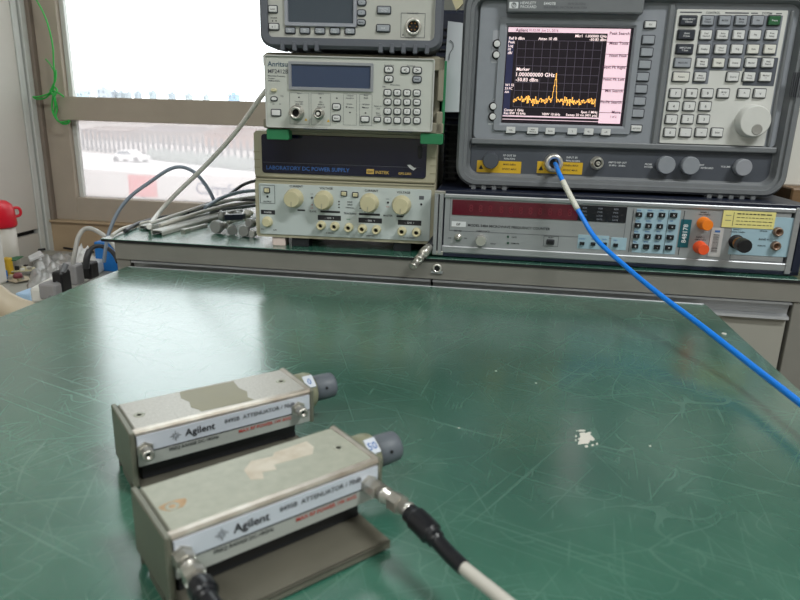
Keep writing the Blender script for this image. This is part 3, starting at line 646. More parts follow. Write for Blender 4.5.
for v, ks in rows:
    for i, k in enumerate(ks): A.key((387.6, 397.3, 407, 416.8)[i], v+(i*.15), .0075, .0062, M['keyL'], D, .003, k, ts=.0032 if len(k) < 2 else .0022, r=.0018)
for x_ in (.045, .150):
    q = MB(); q.box((x_, -.0022, .0095), (x_+.03, -.001, .0122), M['fieldD'], .0004); A.part(q, 'tilt_stand')
A.finish()

# ================================================================== POWER METER ON TOP
Q = Dev('power_meter', (-.2887, .7986, .2485), .1047, 'grey rubber-edged power meter on top of the left stack, cut by the frame', 'power meter')
b = MB(); Q.plate(b, .1035, .053, .206, .094, -.30, -.01, .01, M['bumper'], .001); Q.part(b, 'case')
b = MB(); WQ, HQ = .218, .100
b.loft([rr(.1035, .053, WQ, HQ, .014, -.05), rr(.1035, .053, WQ, HQ, .014, .0), rr(.1035, .053, WQ-.006, HQ-.006, .012, .005), rr(.1035, .053, WQ-.020, HQ-.022, .006, .005), rr(.1035, .053, WQ-.020, HQ-.022, .006, -.002)], M['bumper'], False, False, smooth=False)
for u in (282.5, 294.5, 305.5, 316.7, 380.5, 392, 403.5, 415.2, 427):
    a, z = Q.px(u, 48, .003); b.box((a-.0026, -.0055, -.0005), (a+.0026, .02, .010), M['bumper'], .0008)
Q.part(b, 'rubber_bumper')
b = MB(); Q.plate(b, .1035, .0535, WQ-.019, HQ-.020, -.006, 0, .004, M['pmface'], .0005); Q.part(b, 'front_panel'); D = .0
x0, z0 = Q.px(288.5, 22, D); x1, z1 = Q.px(353.5, -20, D)
b = MB(); cx, cz, w0, h0 = (x0+x1)/2, (z0+z1)/2, x1-x0, z1-z0
b.loft([rr(cx, cz, w0+.009, h0+.009, .002, D), rr(cx, cz, w0+.008, h0+.008, .002, D+.003), rr(cx, cz, w0+.001, h0+.001, .001, D+.003), rr(cx, cz, w0, h0, .001, D+.0003)], mat('bezel_lilac', (158, 160, 170), .4), False, True, mcap=M['lcd']); Q.part(b, 'display', 'blank slate-grey display')
for u, l in ((290.3, 'Zero|Cal'), (305, 'dBm|W'), (320, 'Rel|Offset'), (335, 'Save|Recall'), (350, 'Meas|Setup')): Q.key(u, 30.6+(u-290)*.012, .0108, .0058, M['keyM'], D, .003, l, M['inkw'], .002, r=.0012)
for u, v in ((361.8, 2.8), (361.5, 13), (361.2, 22.6)): Q.key(u, v, .0090, .0056, M['keyM'], D, .003, '>' if v < 20 else 'More', M['ink'], .0024, r=.0024)
for u, v, l in ((384, 10.2, 'Frequency|Cal Fac'), (383.3, 28.4, 'Hold')): Q.key(u, v, .0148, .0070, M['keyM'], D, .0034, l, M['inkw'], .0023, r=.001)
Q.key(273, 9.3, .0095, .0068, M['keyL'], D, .003, 'Local', ts=.0026, r=.001); Q.key(274, 26.8, .0110, .0062, M['keyL'], D, .003, 'o  I', ts=.0034, r=.001)
Q.text('POWER', 274, 18, .0022, M['ink'], D); Q.rect(272, 20.3, 273.2, 21.5, M['ink'], D); Q.rect(275.5, 20.3, 276.7, 21.5, M['ink'], D)
Q.outline(400.4, 13.3, 425.5, 37.5, M['inkg'], D); Q.text('POWER REF', 413, 13.4, .0024, M['inkg'], D); Q.rect(402.3, 34.3, 403.5, 35.6, M['ink'], D)
Q.turned(413.3, 26.8, [(0, .0098), (.001, .0098), (.002, .0092), (.004, .0088), (.004, .0068), (.001, .0066)], M['chrome'], D, 'sensor_socket', 28, mcap=M['dark'], extra=lambda mb, a, d, z: [mb.lathe((a+.004*math.cos(k), -d, z+.004*math.sin(k)), (0, -1, 0), [(0, .0007), (.003, .0007)], M['brass'], 8) for k in (0, 1.05, 2.1, 3.15, 4.2, 5.25)])
Q.finish()

# ================================================================== MICROWAVE COUNTER (low, right)
E = Dev('microwave_counter', (-.0800, .830, 0), .016, 'low wide silver and navy microwave frequency counter under the spectrum analyzer', 'frequency counter')
WE = .4420
b = MB(); b.box((.002, .004, .0012), (WE+.008, .36, .0870), M['navy'], .0012)
b.box((.002, -.001, .0012), (WE+.008, .0045, .0062), M['navy'], .0006); b.box((.002, -.001, .0828), (WE+.008, .0045, .0870), M['navy'], .0006); b.box((WE-.001, -.001, .002), (WE+.008, .0045, .086), M['navy'], .0006); E.part(b, 'case')
b = MB()
for a in (0, .0065): E.plate(b, a+.0028, .0435, .0050, .0785, -.004, .004, .0006, M['alu'], .0005)
b.box((0, -.0035, .003), (.014, .006, .008), M['steel'], .0006); b.box((0, -.0035, .0815), (.014, .006, .086), M['steel'], .0006)
for a in (WE-.010,): E.plate(b, a+.004, .0435, .0065, .081, -.004, .003, .0006, M['alu'], .0005)
b.box((.012, -.002, .0065), (WE-.004, .006, .0155), M['alu'], .001); b.box((.012, -.002, .0775), (WE-.004, .006, .0825), M['alu'], .001)
E.part(b, 'frame', 'silver front frame')
b = MB(); E.plate(b, (.0135+WE-.012)/2, .0465, WE-.026, .0625, -.003, .0, .001, M['eipf'], .0004); E.part(b, 'front_panel'); D = 0
def win(u0, v0, u1, v1, m, name, lab=None, d0=0, th=.001, mb=None):
    a0, z0 = E.px(u0, v1, D); a1, z1 = E.px(u1, v0, D); q = mb or MB()
    E.plate(q, (a0+a1)/2, (z0+z1)/2, abs(a1-a0), abs(z1-z0), d0, d0+th, .0004, m, .0002)
    return E.part(q, name, lab) if mb is None else None
def zr(u, v): return E.px(u, v, D)
# display windows (constant height in the panel plane)
za, zb_ = .0560, .0755
for (ua, ub, m, lab) in ((452, 577.5, M['redwin'], 'dark red digit window'), (577.6, 626, M['blackwin'], 'black indicator window')):
    a0 = zr(ua, 213)[0]; a1 = zr(ub, 217)[0]; q = MB(); E.plate(q, (a0+a1)/2, (za+zb_)/2, a1-a0, zb_-za, 0, .0009, .0004, m, .0002)
    if m is M['redwin']:
        for i in range(12):
            ac = a0+.012+i*(a1-a0-.024)/11+(.002 if i > 3 else 0)
            if i == 0: continue
            put_text(q, '8', (ac, -.00105, (za+zb_)/2), (.011, 0, 0), (0, 0, .013), M['segment'])
    else:
        for i in range(3):
            for j in range(4): put_text(q, ('GATE', 'LOCK', 'PWR', 'REM')[j], (a0+.008+i*.019, -.00105, za+.003+j*.0045), (.0028, 0, 0), (0, 0, .0028), M['field'])
    E.part(q, 'display', lab)
E.outline(449, 200.5, 628.5, 230.5, M['inkg'], D, .0005)
E.rect(451.5, 221.8, 466, 226.3, M['inkw'], D); E.text('EIP', 458.5, 224.2, .0042, M['ink'], D+.0002)
E.text('MODEL 548A MICROWAVE FREQUENCY COUNTER', 468, 225, .0045, M['ink'], D, 'l')
E.text('POWER', 458, 230.8, .0028, M['ink'], D); E.text('SAMPLE RATE', 483, 231.2, .0028, M['ink'], D); E.text('OFF', 449.5, 238, .0024, M['ink'], D); E.text('ON', 465.5, 238.2, .0024, M['ink'], D); E.text('HOLD', 493, 243.8, .0024, M['ink'], D)
E.turned(458, 237.4, [(0, .0048), (.0015, .0048), (.0015, .0034), (.003, .003), (.003, .0016), (.008, .0022), (.009, .001)], M['steel'], D, 'power_toggle')
E.turned(481, 239.8, [(0, .0062), (.001, .0068), (.008, .0068, 1), (.010, .0062)], M['chrome'], D, 'knob', 30, ridges=.06, label='small silver knob')
for v, l in ((236.8, 'GATE'), (243, 'REMOTE')):
    a, z = zr(508, v); E.ink.lathe((a, 0, z), (0, -1, 0), [(0, .0016), (.0012, .0013)], mat('dull_green_led', (40, 80, 62), .3), 12); E.text(l, 511.5, v+.3, .0026, M['ink'], D, 'l')
E.outline(543, 236.4, 558.8, 246, M['ink'], D, .0004); E.text('RESET', 551, 237.6, .0024, M['ink'], D); E.key(550.3, 242, .0078, .0044, M['black'], D, .0035, r=.0005)
# pale blue key fields
b = MB()
for u0, v0, u1, v1 in ((577, 236, 609.3, 248.3), (610, 238, 627, 249.5)): win(u0, v0, u1, v1, M['eipb'], '', None, 0, .0004, b)
a0, z0 = zr(631.5, 252); a1, z1 = zr(681, 211)
kz0, kz1 = .0195, .0745
E.plate(b, (a0+a1)/2, (kz0+kz1)/2, a1-a0, kz1-kz0, 0, .0004, .0004, M['eipb'], .0001)
a2, _ = zr(731, 235); a3, _ = zr(793.5, 235); E.plate(b, (a2+a3)/2, .0475, a3-a2, .048, 0, .0006, .0004, M['eipb'], .0001)
E.part(b, 'printed_field', 'pale blue printed areas')
for u, v, l in ((582, 243.4, 'ON/OFF'), (593, 243.8, 'STEP'), (604.3, 244, 'DATA'), (615.5, 245, 'TEST')):
    E.key(u, v, .0056, .0040, M['black'], D+.0004, .003, r=.0004, well=False); E.text(l, u, v-4.6, .0022, M['inkb'], D+.0004)
kx = ((638.8, 650, 661.8, 673.5), (637.6, 648.3, 659.6, 671.6), (636.3, 647.4, 658.3, 670), (635, 646, 656.8, 668.4)); nums = (('7', '8', '9', 'X'), ('4', '5', '6', '<'), ('1', '2', '3', '>'), ('0', '.', '-', '='))
for r_, v in enumerate((214.5, 225.2, 235.8, 246)):
    for c_ in range(4):
        E.key(kx[r_][c_], v+(.5*c_ if r_ else .2*c_), .0084 if c_ == 3 else .0074, .0058, M['black'], D+.0004, .003, nums[r_][c_], M['inkw'], .0036, r=.0005, well=False)
        E.text(('FREQ', 'BAND', 'OFST', 'RES')[c_], kx[r_][c_], v-4.2, .0020, M['inkb'], D+.0004)
for u in (630.9, 666, 681.6):
    a, _ = zr(u, 232); E.ink.box((a-.0002, -.0008, kz0), (a+.0002, -.0003, kz1), M['ink'])
a, z = zr(684.5, 233.5); b = MB(); E.plate(b, a, z, .0125, .035, 0, .0006, .0006, M['teal'], .0002)
put_text(b, '848178', (a+.0, -.0007, z), (0, 0, .0078), (-.0078, 0, 0), M['inkw']); E.part(b, 'asset_label', 'teal asset label with white digits')
E.text('BAND 1', 704.5, 212.3, .0028, M['ink'], D); E.text('10Hz-100MHz', 704.5, 214.6, .0024, M['ink'], D); E.text('BAND 2', 700.3, 237.2, .0028, M['ink'], D); E.text('10MHz-1GHz', 700.3, 239.6, .0024, M['ink'], D)
for u, v, m, lb in ((703.2, 223, M['orange'], 'orange protective cap'), (699.3, 247, M['redorange'], 'red-orange protective cap')):
    E.turned(u, v, [(0, .0078), (.002, .0078), (.002, .0072), (.012, .0072, 1), (.0125, .0066), (.017, .0066), (.018, .0060)], m, D, 'connector_cap', 32, ridges=.05, label=lb)
a, z = zr(715.5, 242.3); b = MB(); E.plate(b, a, z, .0145, .036, .0004, .0009, .0006, mat('grey_sticker', (188, 186, 186), .4), .0001)
for i in range(16): 
    h_ = .0003+.0006*random.random(); zz = z-.012+i*.0014; b.box((a-.004, -.0012, zz), (a+.003, -.0009, zz+h_), M['ink'])
b.box((a-.003, -.0012, z+.0125), (a+.003, -.0009, z+.015), M['inkb']); E.part(b, 'barcode_sticker', 'grey barcode sticker')
a, z = zr(748.3, 219.7); b = MB(); E.plate(b, a, z, .0600, .0205, .0008, .0013, .0006, M['paleyellow'], .0001)
for i in range(4):
    x = a-.014
    while x < a+.026:
        l_ = .002+.004*random.random(); zz = z+.0062-i*.0042; b.box((x, -.0015, zz), (min(x+l_, a+.027), -.0013, zz+.0007+.0006*(i == 0)), M['ink']); x += l_+.0012
b.box((a-.018, -.0015, z-.0085), (a-.0175, -.0013, z+.0085), M['ink']); b.box((a-.027, -.0015, z-.002), (a-.020, -.0013, z-.0012), M['olive']); b.box((a-.027, -.0015, z+.004), (a-.0205, -.0013, z+.0048), M['olive'])
E.part(b, 'calibration_sticker', 'pale yellow calibration sticker')
E.outline(729.3, 213.5, 796.5, 259.5, M['inkg'], D, .0005)
E.text('BAND 3', 733.5, 229.2, .0026, M['ink'], D+.0006, 'l'); E.text('1-18GHz +10dBm', 730, 231.6, .0024, M['ink'], D+.0006, 'l'); E.text('BAND 4', 763.5, 239.3, .0032, M['ink'], D+.0006); E.text('REMOTE', 761.5, 245.7, .0024, M['ink'], D+.0006); E.text('SENSOR', 763.5, 231, .0024, M['ink'], D+.0006)
E.turned(735.8, 241.5, [(0, .0086), (.003, .0086), (.003, .0070), (.012, .0070)], M['black'], D, 'input_socket', 28, label='black ringed input socket', extra=lambda mb, a, d, z: mb.lathe((a, -d-.0121, z), (0, -1, 0), [(0, .0062), (.006, .0062), (.006, .0084, 1), (.018, .0084, 1), (.0195, .0076)], M['black'], 30, cap0=False, ridges=.04))
a, z = zr(735.8, 241.5); q = MB(); q.lathe((a, -.010, z), (0, -1, 0), [(0, .0074), (.007, .0074)], M['brass'], 26); E.part(q, 'brass_ring')
for u, v in ((777.2, 231.6), (775, 245.6)): E.turned(u, v, [(0, .0058), (.001, .0058), (.003, .0056), (.006, .0050), (.006, .0034), (.002, .0030)], mat('worn_bronze', (140, 118, 104), .4, .6), D, 'small_socket', 22, mcap=M['brown'])
E.finish()
for a in (.028, WE-.03):
    for y in (.012, .32): q = MB(); q.box((a-.008, y, 0), (a+.008, y+.02, .0013), M['rubber']); E.part(q, 'foot')

# ================================================================== SPECTRUM ANALYZER
S = Dev('spectrum_analyzer', (-.0563, .855, .0895), .05, 'large dark grey spectrum analyzer with lit screen on the right', 'spectrum analyzer')
WS, HS = .410, .240
b = MB(); b.box((.008, .03, .006), (WS-.008, .38, HS-.006), M['hpgrey'], .006); S.part(b, 'case')
RC = .026
b = MB(); cx, cz = WS/2, HS/2+.001
b.loft([rr(cx, cz, WS, HS, RC, -.06, 8), rr(cx, cz, WS, HS, RC, -.004, 8), rr(cx, cz, WS-.006, HS-.006, RC-.003, .0, 8), rr(cx, cz, WS-.016, HS-.016, RC-.006, .0, 8), rr(cx, cz, WS-.018, HS-.018, RC-.007, -.003, 8), rr(cx, cz, WS-.026, HS-.026, RC-.010, -.0035, 8), rr(cx, cz, WS-.031, HS-.031, RC-.012, -.012, 8), rr(cx, cz, WS-.04, HS-.04, RC-.016, -.018, 8)], M['hpgrey'], False, True, smooth=False)
S.part(b, 'front_bezel', bevel=0)
DP_ = -.0120
zl = S.px(620, 147.5, DP_)[1]          # line between fascia and connector panel
xL = S.px(474, 120, DP_)[0]; xR = WS-.0165; zT = HS-.014
zB = S.px(640, 179, DP_)[1]
b = MB(); S.plate(b, (xL+xR)/2, (zl+.004+zT)/2, xR-xL, zT-zl-.004, -.02, DP_, .008, M['hpgrey2'], .001); S.part(b, 'fascia')
b = MB(); S.plate(b, (xL+xR)/2+.0, (zB+zl)/2, xR-xL+.004, zl-zB, -.02, DP_-.002, .008, M['hpdark'], .001); S.part(b, 'connector_panel', 'slate connector panel')
b = MB(); b.box((xL-.002, -(DP_+.0045), zl-.001), (xR+.001, -(DP_-.004), zl+.006), M['hpgrey'], .0012); b.box((xL+.004, -(DP_+.004), zB-.007), (xR-.004, -(DP_-.004), zB-.001), M['hpgrey'], .001); S.part(b, 'trim_rail')
# raised border left of the keypad and around the screen
D = DP_
kp = (S.px(676.5, 9.8, D), S.px(786.3, 10.5, D), S.px(764.8, 146, D), S.px(658.3, 146, D))
ka0 = (kp[0][0]+kp[3][0])/2; ka1 = (kp[1][0]+kp[2][0])/2; kz1 = (kp[0][1]+kp[1][1])/2; kz0 = zl+.007
b = MB(); S.plate(b, (ka0+ka1)/2, (kz0+kz1)/2, ka1-ka0, kz1-kz0, D, D+.0024, .0015, M['hplight'], .0005); S.part(b, 'keypad_panel', 'light grey keypad panel')
b = MB(); b.box((ka1+.003, -(D+.003), kz0), (ka1+.007, -D, kz1), M['hpgrey'], .001); S.part(b, 'moulding'); b = MB()
b.box((ka0-.010, -(D+.004), kz0-.003), (ka0-.002, -D, kz1+.006), M['hpgrey'], .002)
a0, z0 = S.px(655, 143, D); S.part(b, 'moulding')
K = D+.0024
b = MB(); 
def fld(u0, v0, u1, v1, m=None):
    a0, z0 = S.px(u0, v1, K); a1, z1 = S.px(u1, v0, K); um, vm = (u0+u1)/2, (v0+v1)/2
    am, zm = S.px(um, vm, K); wv = S.px(u1, vm, K)[0]-S.px(u0, vm, K)[0]; hv = S.px(um, v0, K)[1]-S.px(um, v1, K)[1]
    S.plate(b, am, zm, wv, hv, K-.001, K+.0003, .0008, m or M['field'], .0001)
fld(696.5, 15.5, 712.8, 84.5); fld(712, 15.5, 746.5, 71); fld(747.5, 15.5, 779.5, 56, M['field']); fld(744.3, 57.5, 776, 86, M['fieldD'])
S.part(b, 'key_surround', 'grey printed key field')
S.text('CONTROL', 713, 12.7, .0034, M['inkg'], K); S.text('SYSTEM', 767, 13.4, .0034, M['inkg'], K)
for u0, u1, v in ((680, 702, 12.3), (725, 749, 13), (751, 758, 13.2), (776, 782, 13.6)): S.rect(u0, v-.5, u1, v+.5, M['inkg'], K)
KW, KH = .0132, .0100
grid = [
 (21, [(688.2, 'FREQUENCY|Channel', 'D', 1), (707.3, 'Input/|Output', 'M'), (724.2, 'MODE', 'M'), (740.6, 'Mode|Setup', 'M'), (757.2, 'File', 'M'), (773.8, 'Preset', 'G')]),
 (35.2, [(686, 'SPAN|X Scale', 'D', 1), (705.6, 'Det/|Demod', 'L'), (722, 'Auto|Couple', 'L'), (738.3, 'BW/|Avg', 'L'), (754.5, 'File', 'L'), (771, 'Print|Setup', 'L')]),
 (49.5, [(684.4, 'AMPLITUDE|Y Scale', 'D', 1), (703.6, 'Display', 'L'), (720.2, 'View/|Trace', 'L'), (736.4, 'Trig', 'L'), (752.6, 'Save', 'W'), (769.3, 'Print', 'W')]),
 (63.2, [(682.3, 'MEASURE', 'M', 1), (701.8, 'Meas|Setup', 'L'), (718.2, 'Single', 'W'), (734.4, 'Sweep', 'L'), (750.7, 'Marker', 'L'), (767.3, 'Peak|Search', 'L')]),
 (77.1, [(680.8, 'Restart', 'W', 1), (699.9, 'Meas|Control', 'L'), (732.4, 'Source', 'L'), (748.8, 'Freq|Count', 'L'), (765, 'Marker|->', 'L')]),
 (93.6, [(675.3, '7', 'L'), (691.2, '8', 'L'), (707, '9', 'L'), (723, 'Bk Sp|<-', 'L'), (743.6, '\u25b3', 'L'), (759.5, '\u25bd', 'L')]),
 (106.5, [(673.2, '4', 'L'), (689, '5', 'L'), (705, '6', 'L')]),
 (119.5, [(671.2, '1', 'L'), (687.3, '2', 'L'), (703.3, '3', 'L')]),
 (132.7, [(669.6, '0', 'L'), (685.3, '.', 'L'), (701, '+/-', 'L'), (716.7, 'Enter', 'L')])]
cm = {'D': M['keyD'], 'M': M['keyM'], 'L': M['keyL'], 'W': M['white'], 'G': M['keyG']}
for v, ks in grid:
    for k in ks:
        wide = len(k) > 3; txt = k[1].replace('\u25b3', '^').replace('\u25bd', 'v')
        S.key(k[0]-.3, v-.2, .0186 if wide else KW, KH if v < 90 else .0096, cm[k[2]], K, .0036, txt, M['inkw'] if k[2] in 'DG' else M['ink'], .0044 if len(txt) == 1 else .0026, r=.0008, label='green preset key' if k[2] == 'G' else ('wide charcoal key' if k[2] == 'D' else None))
def dimple(mb, a, d, z):
    mb.lathe((a+.003, -(d+.0141), z-.0095), (0, -1, 0), [(0, .0064), (.0005, .0060), (.0002, .0050), (.0001, .002)], mat('dimple_shade', (150, 148, 144), .5), 20, cap0=False)  # darker grey paints in the shade of the hollow
S.turned(751, 121.2, [(0, .0195), (.002, .0195), (.012, .0185), (.014, .0172)], M['hplight'], K, 'tuning_knob', 48, extra=dimple, label='large light grey dial with finger dimple')
# soft keys and side buttons
for u, v in ((650, 24.8), (647.9, 40), (646.2, 52.4), (644.3, 64.7), (642.3, 77), (640.6, 89.2), (639, 101.3), (637.4, 113.4), (635.8, 128.4)):
    sp = v in (24.8, 128.4); S.key(u, v, .0140 if not sp else .0130, .0090 if not sp else .0072, M['keyM'] if not sp else M['keyL'], D, .0034, ('ESC' if v < 30 else 'RETURN') if sp else None, ts=.0024, r=.0008, name='soft_key')
for u, v, l in ((510.6, 129.8, 'Help'), (532.5, 130.5, 'Next|Window'), (549.9, 130.9, 'Zoom'), (571.9, 131.2, '\\'), (588.4, 131.5, '|<-'), (605.4, 131.9, '->|')):
    S.key(u, v, .0122 if l != 'Next|Window' else .0142, .0084, M['keyL'], D, .0034, l.replace('|<-', '<-').replace('->|', '->'), ts=.0024 if len(l) > 3 else .004, r=.0008)
b = MB(); a, z = S.px(497.5, 47, D); S.plate(b, a, z, .0130, .0380, D-.001, D+.0004, .0008, mat('pale_strip', (166, 168, 176), .5), .0001); S.part(b, 'button_strip')
for u, v in ((497, 44), (496.3, 55), (493.2, 106.4), (492.6, 116.6)):
    S.turned(u, v, [(0, .0056), (.0008, .0056), (.0030, .0046), (.0034, .0038)], M['black'], D, 'round_button', 24, mcap=M['keyL'], extra=lambda mb, a, d, z: mb.lathe((a, -d-.001, z), (0, -1, 0), [(0, .0036), (.003, .0034)], M['keyL'], 20))
S.text('i', 498, 34, .005, M['inkg'], D); S.text('o', 494, 99, .003, M['inkw'], D); S.text('Standby', 491.5, 123.7, .0026, M['inkw'], D)
# screen in its bezel
c4 = [S.px(*p, D) for p in ((508, 27.3), (632, 28.8), (622.3, 124.6), (502.6, 122.6))]
sa0 = (c4[0][0]+c4[3][0])/2; sa1 = (c4[1][0]+c4[2][0])/2; sz1 = (c4[0][1]+c4[1][1])/2; sz0 = (c4[2][1]+c4[3][1])/2
sw, sh = sa1-sa0, sz1-sz0; scx, scz = (sa0+sa1)/2, (sz0+sz1)/2
b = MB(); b.loft([rr(scx, scz, sw+.022, sh+.022, .003, D), rr(scx, scz, sw+.021, sh+.021, .003, D+.003), rr(scx, scz, sw+.008, sh+.008, .001, D+.003), rr(scx, scz, sw+.002, sh+.002, .0005, D+.0002)], M['hpgrey2'], False, False)
S.part(b, 'screen_bezel')
scr = MB(); E_ = lambda n, c, s=1.0: mat(n, c, .3, emit=s)
sd = D+.0004; scr.loft([rr(scx, scz, sw+.003, sh+.003, .0005, sd-.003, 2), rr(scx, scz, sw+.003, sh+.003, .0005, sd, 2)], mat('screen_black', (24, 18, 26), .12, emit=.6), False, True)
pink = E_('screen_pink', (226, 196, 208), .62); gl = E_('screen_grid', (78, 72, 84), .6); tx = E_('screen_text', (236, 214, 214), .9); amber = E_('screen_trace', (250, 190, 90), 1.0); ob = E_('screen_dark_text', (70, 30, 60), .3); blue = E_('screen_blue', (36, 38, 66), .6)
def sr(s0, t0, s1, t1, m, e=.0001):      # rectangle in screen fractions, t down
    x0, x1 = sa0+s0*sw, sa0+s1*sw; z0_, z1_ = sz1-t1*sh, sz1-t0*sh
    scr.face([scr.bm.verts.new(p) for p in ((x0, -(sd+e), z0_), (x1, -(sd+e), z0_), (x1, -(sd+e), z1_), (x0, -(sd+e), z1_))], m)
def st(txt, s, t_, size, m, al='l', e=.0003): put_text(scr, txt, (sa0+s*sw, -(sd+e), sz1-t_*sh), (size, 0, 0), (0, 0, size), m, al)
sr(.0, .0, .805, .05, pink); sr(.805, .0, .985, .985, pink); sr(.0, .925, .805, .94, pink); sr(.0, .10, .055, .93, blue); sr(.0, .965, .985, .972, pink)
for i in range(1, 8): sr(.805, .012+i*.122, .985, .017+i*.122, ob, .0002)
for i in range(11): s_ = .082+i*.0685; sr(s_, .13, s_+.003, .83, gl)
for i in range(9): t_ = .13+i*.0875; sr(.082, t_, .767, t_+.004, gl)
rnd = random.Random(3); tr_ = []
N_ = 150
for i in range(N_+1):
    s_ = .082+.685*i/N_; base_ = .755+rnd.gauss(0, .018)+(.03 if rnd.random() < .08 else 0)
    pk = abs(i/N_-.50); 
    if pk < .028: base_ = .47+pk/.028*.27
    tr_.append((s_, base_))
for (s0, t0), (s1, t1) in zip(tr_, tr_[1:]):
    w_ = .0034; v0, v1 = min(t0, t1)-.003, max(t0, t1)+.003; sr(s0-w_/2, v0, s0+w_/2, v1, amber, .0002); sr(s0, t1-.005, s1, t1+.002, amber, .0002)
st('Agilent', .06, .028, .0052, ob); st('10:32:08  Jun 21, 2016', .17, .028, .0040, mat('screen_mid', (150, 110, 130), .3, emit=.4))
for i, l in enumerate(('Peak Search', 'Meas Tools', 'Next Peak', 'Next Pk Right', 'Next Pk Left', 'Min Search', 'Pk-Pk Search', 'More')): st(l, .978, (.045, .145, .27, .39, .515, .635, .755, .86)[i], .0049, ob, 'r')
st('1 of 2', .95, .91, .0034, ob, 'r')
st('Mkr1  1.000000 GHz', .80, .078, .0044, tx, 'r'); st('-50.83 dBm', .80, .112, .0044, tx, 'r'); st('Ref 0 dBm', .01, .112, .0046, tx); st('Atten 10 dB', .25, .112, .0046, tx)
for i, l in enumerate(('Peak', 'Log', '10', 'dB/')): st(l, .008, .152+i*.037, .0042, tx)
for i, l in enumerate(('W1 S2', 'S3 FC', 'AA')): st(l, .004, .60+i*.037, .0040, tx)
st('Marker', .09, .43, .0056, tx); st('1.000000000 GHz', .09, .485, .0066, tx); st('-50.83 dBm', .09, .54, .0060, tx)
st('Center 1 GHz', .01, .868, .0042, tx); st('Res BW 10 kHz', .01, .902, .0042, tx); st('VBW 10 kHz', .33, .902, .0042, tx); st('Span 1 MHz', .79, .868, .0042, tx, 'r'); st('Sweep 20 ms (401 pts)', .79, .902, .0042, tx, 'r')
S.part(scr, 'screen', 'lit screen with spectrum trace')
# brand strip
x0, zz0 = S.px(506.5, 12, .0); x1, _ = S.px(643, 12.5, .0); q = MB(); q.box((x0, -.002, zz0), (x1, .012, HS+.003), M['hpgrey'], .0015)
ya_ = .0021
def bt(txt, u, v, size, m, al='l'): a, z = S.px(u, v, .002); put_text(q, txt, (a, -ya_-.0001, z), (size, 0, 0), (0, 0, size), m, al)
a0, z0 = S.px(509, 8.3, .002); a1, z1 = S.px(518.6, 2, .002); q.loft([rr((a0+a1)/2, (z0+z1)/2, a1-a0, z1-z0, .001, .002, 3), rr((a0+a1)/2, (z0+z1)/2, a1-a0, z1-z0, .001, .0022, 3)], M['inkw'])
q.lathe(((a0+a1)/2, -.0022, (z0+z1)/2), (0, -1, 0), [(0, .0032), (.0002, .0032)], M['hpgrey'], 24); put_text(q, 'hp', ((a0+a1)/2, -.0026, (z0+z1)/2), (.0052, 0, 0), (0, 0, .0052), M['inkw'])
bt('HEWLETT', 520.5, 2.8, .0042, M['inkw']); bt('PACKARD', 520.5, 6.6, .0042, M['inkw']); bt('E4407B', 544, 3.4, .0046, M['inkw']); bt('9kHz-26.5GHz', 568, 3.6, .0034, M['inkg']); bt('ESA-E SERIES SPECTRUM ANALYZER', 544, 7.2, .0032, M['inkg'])
S.part(q, 'name_strip', 'brand strip')
# connector panel
D2 = DP_-.002; 
b = MB()
for u0, v0, u1, v1, l in ((476.5, 161.7, 521.5, 172, 'MAX 0dBm'), (536.5, 162.8, 583, 173, '+30dBm MAX')):
    S.rect(u0, v0, u1, v1, M['yellow'], D2, .0003, b, .0006)
    a, z = S.px((u0+u1*2)/3+3, (v0+v1)/2-2.4, D2); put_text(b, l, (a, -(D2+.0004), z), (.0034, 0, 0), (0, 0, .0034), M['ink']); put_text(b, '50VDC MAX', (a, -(D2+.0004), z-.006), (.0034, 0, 0), (0, 0, .0034), M['ink'])
    a, z = S.px(u0+4.5, (v0+v1)/2, D2); b.face([b.bm.verts.new(p) for p in ((a-.003, -(D2+.0004), z-.0028), (a+.003, -(D2+.0004), z-.0028), (a, -(D2+.0004), z+.003))], M['ink'])
S.part(b, 'warning_label', 'yellow warning labels')
S.turned(490.5, 160.3, [(0, .0098), (.002, .0104), (.009, .0104, 1), (.011, .0094)], M['hpdark'], D2, 'connector_cap', 36, ridges=.03, label='slate grey cap')
S.turned(553, 162.8, [(0, .0120), (.003, .0120), (.004, .0116), (.010, .0116, 1), (.012, .0108), (.012, .0060), (.009, .0058)], M['chrome'], D2, 'input_connector', 36, mcap=M['dark'], ridges=.03, label='large chrome input connector')
S.turned(596.7, 163.0, [(0, .0084), (.002, .0084), (.002, .0068), (.010, .0068), (.011, .0050), (.006, .0048)], M['steel'], D2, 'reference_connector', 28, mcap=M['dark'], extra=lambda mb, a, d, z: mb.lathe((a, -d-.005, z), (0, -1, 0), [(0, .0026), (.007, .0026), (.007, .0012), (.004, .001)], M['steel'], 14, cap0=False))
for u, v, r_ in ((664.2, 164.6, .0112), (688.2, 165.2, .0112), (740.4, 166.9, .0105)): S.turned(u, v, [(0, r_-.001), (.002, r_), (.010, r_-.0002), (.012, r_-.001)], M['hpgrey2'] if r_ > .011 else mat('volume_grey', (150, 152, 160), .4), D2, 'rotary_cap', 34)
for l, u, v, sz in (('RF OUT 50', 509.5, 155.5, .0034), ('9kHz-3GHz', 509.5, 158.7, .003), ('INPUT 50', 572, 157.5, .0034), ('9kHz-26.5GHz', 573, 160.8, .003), ('AMPTD REF OUT', 617.5, 162.5, .003), ('50 MHz  -20dBm', 617, 165.5, .003), ('PROBE', 648.5, 164.3, .003), ('POWER', 648.5, 167, .003), ('EXT', 702, 165, .003), ('KEYBOARD', 707, 168, .003), ('VOLUME', 725.5, 166.7, .003)): S.text(l, u, v, sz, M['inkw'], D2)
# vents on the right bezel
b = MB()
for i in range(6):
    a, z = S.px(788+i*1.6, 83, 0); b.box((WS-.0165+i*.0024-.0, -.0006, z-.016), (WS-.0165+i*.0024+.001, .001, z+.012), M['keyedge'])
S.part(b, 'vent_slots')
S.finish()
